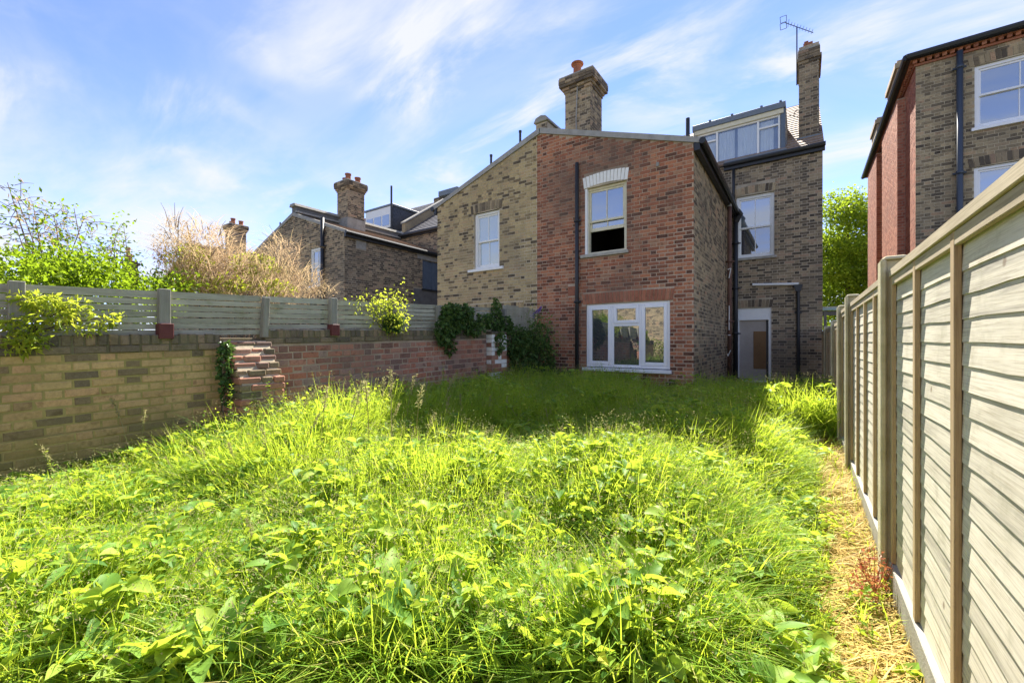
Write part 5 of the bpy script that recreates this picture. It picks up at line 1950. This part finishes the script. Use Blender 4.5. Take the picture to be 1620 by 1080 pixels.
# bright leafy shrub beyond the wall
g1 = empty('leafy_shrub', (-6.6, 1.0, 0), 'bright green leafy shrub behind the slatted fence at far left', 'shrub')
bl = [px_blob(60, 445, -6.5, .40, .26, .5), px_blob(140, 440, -6.6, .40, .24, .5), px_blob(15, 445, -6.2, .30, .26, .45), px_blob(205, 452, -6.8, .38, .18, .45), px_blob(262, 452, -6.9, .36, .13, .4), px_blob(80, 415, -6.8, .28, .20, .4), px_blob(115, 425, -6.7, .3, .2, .4), px_blob(150, 475, -6.5, .8, .3, .5)]
crown('crown', bl, 9000, .052, M['shrub'], g1, 61, .6, clump=7)
limbs('stems', (-6.6, 1.0, -.1), [(b[0], b[1], b[2]) for b in bl], .02, M['bark'], g1, 2)

# twiggy half-bare shrub rising above it
g2 = empty('twiggy_shrub', (-7.2, 1.0, 0), 'sparse twiggy shrub with thin bare branches above the green bush', 'shrub')
rr = random.Random(5)
tips = []
for (u, v) in ((5, 290), (15, 320), (40, 325), (60, 335), (75, 345), (30, 345), (95, 350), (115, 330), (118, 370), (140, 385), (105, 400), (160, 395), (185, 400), (200, 380), (195, 365), (10, 360), (50, 370), (85, 375), (130, 340)):
    y, z = onX(u, v, -7.2)
    tips.append((-7.2 + rr.uniform(-.3, .3), y + rr.uniform(-.05, .05), z))
limbs('branches', (-7.2, 1.0, .3), tips, .016, M['twig'], g2, 3, 5)
gg = np.random.default_rng(8)
tp = np.array(tips)
m = MB()
sp = []
for tpi in tips:
    for k in range(7):
        a = Vector(tpi) + Vector((gg.normal(0, .05), gg.normal(0, .06), gg.normal(-.08, .08)))
        b = a + Vector((gg.normal(0, .14), gg.normal(0, .16), gg.normal(.02, .10)))
        m.tube([a, a.lerp(b, .5) + Vector((0, 0, .02)), b], .004, 3, .0015)
        sp.append((a + b) / 2)
        sp.append(b)
tag(m.build('twigs', M['twig'], g2), kind='stuff')
sp = np.array([tuple(p) for p in sp])
sel = sp[gg.choice(len(sp), 520)] + gg.normal(0, .05, (520, 3))
V, T = leaves(sel, unit(gg.normal(size=(520, 3)) + np.array((0, 0, .3))), gg.uniform(.03, .075, 520), gg.uniform(.015, .035, 520), gg)
mesh_obj('foliage', np_mesh('foliage', V, None, T, M['shrub']), g2)
sel = sp[gg.choice(len(sp), 420)] + gg.normal(0, .06, (420, 3)) - np.array((0, 0, .08))
V, T = leaves(sel, unit(gg.normal(size=(420, 3)) + np.array((0, 0, .1))), gg.uniform(.04, .10, 420), gg.uniform(.010, .02, 420), gg)
mesh_obj('dry_foliage', np_mesh('dry_foliage', V, None, T, M['gold']), g2)

# dried golden shrub: arching sprays
g3 = empty('dried_shrub', (-7.4, 2.9, 0), 'large dried golden-brown shrub with feathery sprays behind the slatted fence', 'shrub')
gb = [px_blob(300, 430, -7.3, .40, .45, .6), px_blob(360, 430, -7.5, .5, .42, .6), px_blob(420, 435, -7.6, .5, .38, .6), px_blob(470, 450, -7.6, .5, .28, .5), px_blob(275, 390, -7.3, .22, .42, .4), px_blob(330, 390, -7.4, .35, .35, .5), px_blob(445, 400, -7.7, .28, .3, .4), px_blob(510, 463, -7.4, .25, .14, .3), px_blob(390, 470, -7.2, 1.0, .3, .5)]
limbs('stems', (-7.4, 2.9, -.1), [(b[0], b[1], b[2]) for b in gb] + [(b[0], b[1] + .15, b[2] + b[5] * .9) for b in gb], .022, M['twig'], g3, 7)
gr = np.random.default_rng(71)
NG = 4200
P, dd = blob_points(gb, NG, gr, .3)
az = np.arctan2(dd[:, 1], dd[:, 0]) + gr.normal(0, .9, NG)
V, Q, T = blades(P, gr.uniform(.10, .30, NG), gr.uniform(.005, .011, NG), az, gr.uniform(.1, .9, NG), gr.uniform(.4, 1.6, NG), g=gr)
mesh_obj('sprays', np_mesh('sprays', V, Q, T, M['gold'], True), g3)
crown('foliage', gb, 5200, .045, M['gold'], g3, 72, .35, droop=.4)
m = MB()
for k in range(70):
    i = gr.integers(0, len(gb))
    b = gb[i]
    dd_ = gr.normal(size=3)
    dd_ /= np.linalg.norm(dd_)
    dd_[2] = abs(dd_[2])
    a = Vector((b[0] + dd_[0] * b[3] * .7, b[1] + dd_[1] * b[4] * .7, b[2] + dd_[2] * b[5] * .7))
    e = a + Vector((dd_[0] * .2, dd_[1] * .25, .10 + .22 * dd_[2]))
    m.tube([a, a.lerp(e, .5) + Vector((0, 0, .05)), e], .005, 4, .002)
tag(m.build('twigs', M['twig'], g3), kind='stuff')
g3g = [px_blob(340, 450, -7.1, .5, .16, .3), px_blob(280, 455, -7.1, .25, .16, .3), px_blob(430, 455, -7.2, .4, .12, .3)]
crown('green_foliage', g3g + [px_blob(300, 410, -7.3, .3, .2, .3), px_blob(400, 420, -7.5, .4, .2, .3)], 2200, .06, M['vine'], g3, 73, .5)

# thin leafed saplings between the two
g4 = empty('thin_sapling', (-7.0, 1.6, 0), 'thin leafy sapling against the sky between the green and golden shrubs', 'shrub')
tips = []
for (u, v) in ((195, 352), (180, 375), (205, 395), (170, 390), (190, 410)):
    y, z = onX(u, v, -7.0)
    tips.append((-7.0, y, z))
limbs('branches', (-7.0, 1.6, .5), tips, .010, M['twig'], g4, 8)
gg = np.random.default_rng(18)
c = np.repeat(np.array(tips), 22, 0) + gg.normal(0, .07, (22 * len(tips), 3))
V, T = leaves(c, unit(gg.normal(size=c.shape)), gg.uniform(.03, .06, len(c)), gg.uniform(.018, .035, len(c)), gg)
mesh_obj('foliage', np_mesh('foliage', V, None, T, M['shrub']), g4)

# vine hanging over the slats
g5 = empty('hanging_vine', (-5.1, .6, 1.3), 'yellow-green vine hanging over the slatted fence at far left', 'vine')
vb = [px_blob(55, 475, -5.12, .16, .07, .06), px_blob(110, 480, -5.12, .12, .05, .05), px_blob(35, 545, -5.05, .10, .08, .06), px_blob(75, 482, -5.12, .13, .07, .05), px_blob(40, 515, -5.08, .12, .09, .06), px_blob(50, 540, -5.05, .10, .07, .05), px_blob(95, 500, -5.1, .10, .08, .05), px_blob(120, 490, -5.12, .09, .05, .05), px_blob(165, 505, -5.1, .10, .07, .05), px_blob(190, 500, -5.12, .06, .05, .04), px_blob(130, 522, -5.1, .2, .03, .05), px_blob(15, 505, -5.1, .08, .05, .05)]
crown('foliage', vb, 950, .058, M['vine'], g5, 81, .34, droop=.5)
limbs('stems', (-5.17, .55, 1.32), [b[:3] for b in vb], .006, M['bark'], g5, 4)

g6 = empty('wall_bush', (-5.15, 4.3, 1.36), 'small yellow-green bush sprouting on the wall in front of the slats', 'bush')
y1, z1 = onX(615, 490, -5.12)
wb = [px_blob(600, 492, -5.12, .18, .16, .12), px_blob(625, 485, -5.12, .12, .2, .12), px_blob(622, 510, -5.08, .2, .12, .14), px_blob(583, 472, -5.12, .14, .05, .08), px_blob(642, 460, -5.12, .05, .12, .06), px_blob(565, 480, -5.12, .10, .05, .06)]
crown('foliage', wb, 760, .05, M['vine'], g6, 82, .55, clump=6)
crown('inner_foliage', [px_blob(622, 512, -5.1, .16, .12, .10)], 450, .06, M['ivy'], g6, 83, .7)
limbs('stems', (-5.17, y1, 1.36), [b[:3] for b in wb], .006, M['bark'], g6, 5)

for nm, lab, bls, n, sd in (
        ('ivy_clump', 'dark ivy clump on the wall at the left edge of the yellow wing', [px_blob(715, 505, -5.08, .26, .28, .14), px_blob(703, 525, -5.05, .2, .24, .10), px_blob(735, 500, -5.1, .22, .22, .12), px_blob(750, 520, -5.05, .25, .12, .10), px_blob(712, 545, -5.1, .12, .2, .06)], 2400, 91),
        ('ivy_clump', 'narrow upright dark shrub on the wall behind the white-splashed pier', [px_blob(785, 500, -5.15, .12, .36, .12), px_blob(768, 508, -5.12, .25, .14, .12), px_blob(800, 515, -5.1, .2, .2, .12), px_blob(790, 540, -5.0, .12, .25, .08)], 1300, 92),
        ('ivy_mass', 'large dark shrub smothering the corner between garden wall and house', [(-4.95, 7.5, 1.0, .28, .38, .48), (-4.85, 7.6, .45, .32, .45, .42), (-4.75, 7.95, .8, .28, .3, .5), (-4.55, 8.1, .35, .3, .25, .3), (-5.0, 7.3, 1.25, .28, .3, .35), (-4.7, 7.7, 1.35, .25, .25, .3), (-4.35, 8.2, .3, .3, .2, .35)], 6800, 93),
        ('ivy_clump', 'small ivy tuft on the buttress beside the yellow wall', [(-4.98, 1.86, 1.0, .10, .07, .20), (-4.92, 1.85, .72, .08, .06, .14), (-5.02, 1.88, 1.18, .10, .06, .08)], 420, 94)):
    root = empty(nm, (bls[0][0], bls[0][1], 0), lab, 'ivy', None)
    crown('foliage', bls, n, .065 if n > 500 else .045, M['ivy'], root, sd, .75, droop=.3)
    limbs('stems', (bls[0][0] - .03, bls[0][1], max(0, bls[0][2] - bls[0][5] - .1)), [b[:3] for b in bls], .008, M['bark'], root, sd)

# buddleia with purple panicles
g7 = empty('buddleia', (-4.85, 7.75, 0), 'buddleia with purple flower spikes in front of the red and yellow brick joint', 'shrub')
tips = []
for (u, v) in ((852, 492), (845, 498), (815, 516), (862, 505), (835, 525), (870, 530)):
    x, z = onY(u, v, 7.75)
    tips.append((x, 7.75, z))
limbs('stems', (-4.85, 7.75, .3), tips, .010, M['bark'], g7, 9)
gg = np.random.default_rng(28)
c = np.repeat(np.array(tips), 90, 0)
c = c + gg.normal(0, 1, c.shape) * np.array((.13, .10, .16)) - np.array((0, 0, .18))
V, T = leaves(c, unit(gg.normal(size=c.shape) + np.array((0, 0, .1))), gg.uniform(.05, .12, len(c)), gg.uniform(.015, .03, len(c)), gg)
mesh_obj('foliage', np_mesh('foliage', V, None, T, M['bramble']), g7)
for i in (0, 1, 2):
    k = 170
    tt = gg.random(k)
    c = np.array(tips[i]) + np.array((.10, 0, .13)) * (tt[:, None] - .3) + gg.normal(0, 1, (k, 3)) * (.028 * (1.1 - tt))[:, None]
    V, T = leaves(c, unit(gg.normal(size=c.shape)), np.full(k, .022), np.full(k, .014), gg)
    mesh_obj('flower_spike', np_mesh('flower_spike', V, None, T, M['purple']), g7)

# thin pale shoots by the downpipe
for i, (u, v, H, lab) in enumerate(((870, 610, 1.05, 'dry leggy weed at the foot of the black downpipe'), (895, 612, .75, 'second dry leggy weed right of the black downpipe'), (1000, 625, .35, 'thin weed below the white casement window'), (1060, 632, .45, 'thin weed at the brick corner under the window'))):
    x, _ = onY(u, v, 8.25)
    leafy_stalk('leggy_weed', lab, x, 8.25, -.05, H, 80 if i < 2 else 26, .06, M['bramble'], (random.uniform(-.15, .15), -.06), 'weeds along the house foot', 200 + i, None, .35)

# brambles
for i, (lab, bls, n) in enumerate((
        ('bramble patch in front of the red wall, just left of the shaded grass', [(-4.55, 4.35, .22, .35, .5, .26), (-4.7, 4.9, .25, .3, .45, .28), (-4.5, 3.75, .18, .3, .35, .22)], 2600),
        ('leafy weed patch at the foot of the red wall beside the buttress', [(-4.65, 2.85, .2, .3, .3, .28), (-4.45, 3.2, .16, .3, .3, .22)], 1500),
        ('bramble patch by the fence at the mouth of the side passage', [(-.15, 8.3, .10, .35, .8, .16), (.05, 7.3, .08, .25, .5, .14), (-.4, 9.4, .12, .4, .6, .18)], 2300),
        ('dark weed patch along the shaded wall below the white pier', [(-4.75, 5.9, .15, .28, .55, .25), (-4.8, 6.6, .2, .25, .4, .3)], 1700))):
    root = empty('bramble', (bls[0][0], bls[0][1], 0), lab, 'bramble', 'bramble and weed patches')
    crown('foliage', bls, n, .06, M['bramble'], root, 120 + i, .62, up=.6)
    m = MB()
    g = random.Random(i)
    for k in range(12):
        b = bls[k % len(bls)]
        a = Vector((b[0] + g.uniform(-.2, .2), b[1] + g.uniform(-.2, .2), -.05))
        e = a + Vector((g.uniform(-.4, .4), g.uniform(-.4, .4), b[2] + b[5] * .6))
        m.tube([a, a.lerp(e, .5) + Vector((0, 0, .15)), e], .005, 4, .002)
    m.build('stems', M['stem'], root)

# red-leaved weed at the post foot
x, y = FX - .10, 2.86
rd = empty('red_weed', (x, y, -.05), 'small red-leaved weed at the foot of the first concrete post', 'plant')
crown('foliage', [(x, y, .07, .06, .12, .09), (x - .05, y - .12, .03, .06, .10, .07)], 300, .022, M['redleaf'], rd, 131, .45, up=.5)
m = MB()
for k in range(14):
    a = k * .45
    m.tube([(x, y, -.06), (x + .05 * math.cos(a), y + .1 * math.sin(a), .05), (x + .07 * math.cos(a), y + .14 * math.sin(a), .12)], .0025, 4, .001)
m.build('stems', M['redleaf'], rd)

# tree behind the side passage
def tree(name, label, x, y, H, blobs, n, size, seed, mat):
    root = empty(name, (x, y, 0), label, 'tree')
    m = MB()
    m.tube([(x, y, -.1), (x + .06, y, H * .3), (x - .04, y, H * .6), (x, y, H * .9)], .20, 9, .04)
    g = random.Random(seed)
    for b in blobs:
        z0 = min(max(b[2] - b[5], 1.5), H * .8)
        m.tube([(x, y, z0), ((x + b[0]) / 2, (y + b[1]) / 2, (z0 + b[2]) / 2 + .2), tuple(b[:3])], .06, 6, .015)
    m.build('trunk', M['bark'], root)
    crown('crown', blobs, n, size, mat, root, seed, .6, droop=.2, clump=7)
    return root


tb = []
gg = random.Random(77)
for k in range(20):
    z = 2.4 + k * .37
    r = 1.5 * math.sin(math.pi * min(1, (k + 2.5) / 23)) + .35
    a = k * 2.4
    tb.append((2.0 + math.cos(a) * r * .75, 30 + math.sin(a) * r * .75, z + gg.uniform(-.3, .3), r * .62, r * .62, .62))
tree('lime_tree', 'bright green tree glimpsed between the main house and the tall brick house', 2.0, 30, 10.2, tb, 26000, .17, 141, M['tree'])
tb2 = [(4.6 + gg.uniform(-1.2, 1.2), 34 + gg.uniform(-1, 1), 2 + k * .45, 1.3, 1.3, .8) for k in range(14)]
tree('lime_tree', 'second green tree partly hidden behind the orange side wall', 4.6, 34, 9.0, tb2, 9000, .2, 142, M['tree'])
tb3 = [(-.2 + gg.uniform(-1.2, 1.2), 36 + gg.uniform(-1, 1), 1.5 + k * .4, 1.3, 1.3, .8) for k in range(10)]
tree('lime_tree', 'low green tree partly hidden behind the main house corner', -.2, 36, 6.5, tb3, 7000, .2, 143, M['tree'])

# bush before the boundary wall behind the viewpoint
bb = empty('boundary_bush', (-8.4, -4.5, 0), 'green bush in front of the boundary wall behind the viewpoint', 'bush')
crown('foliage', [(-8.2, -4.6, 1.2, .9, .4, 1.5), (-9.6, -4.6, 1.6, .9, .5, 1.6), (-6.4, -4.8, .8, .7, .3, .6), (-3.2, -4.8, .4, .7, .3, .5)], 7000, .09, M['shrub'], bb, 151)
limbs('stems', (-8.4, -4.5, -.1), [(-8.2, -4.6, 1.4), (-9.6, -4.6, 1.6), (-6.4, -4.8, .8)], .02, M['bark'], bb, 11)
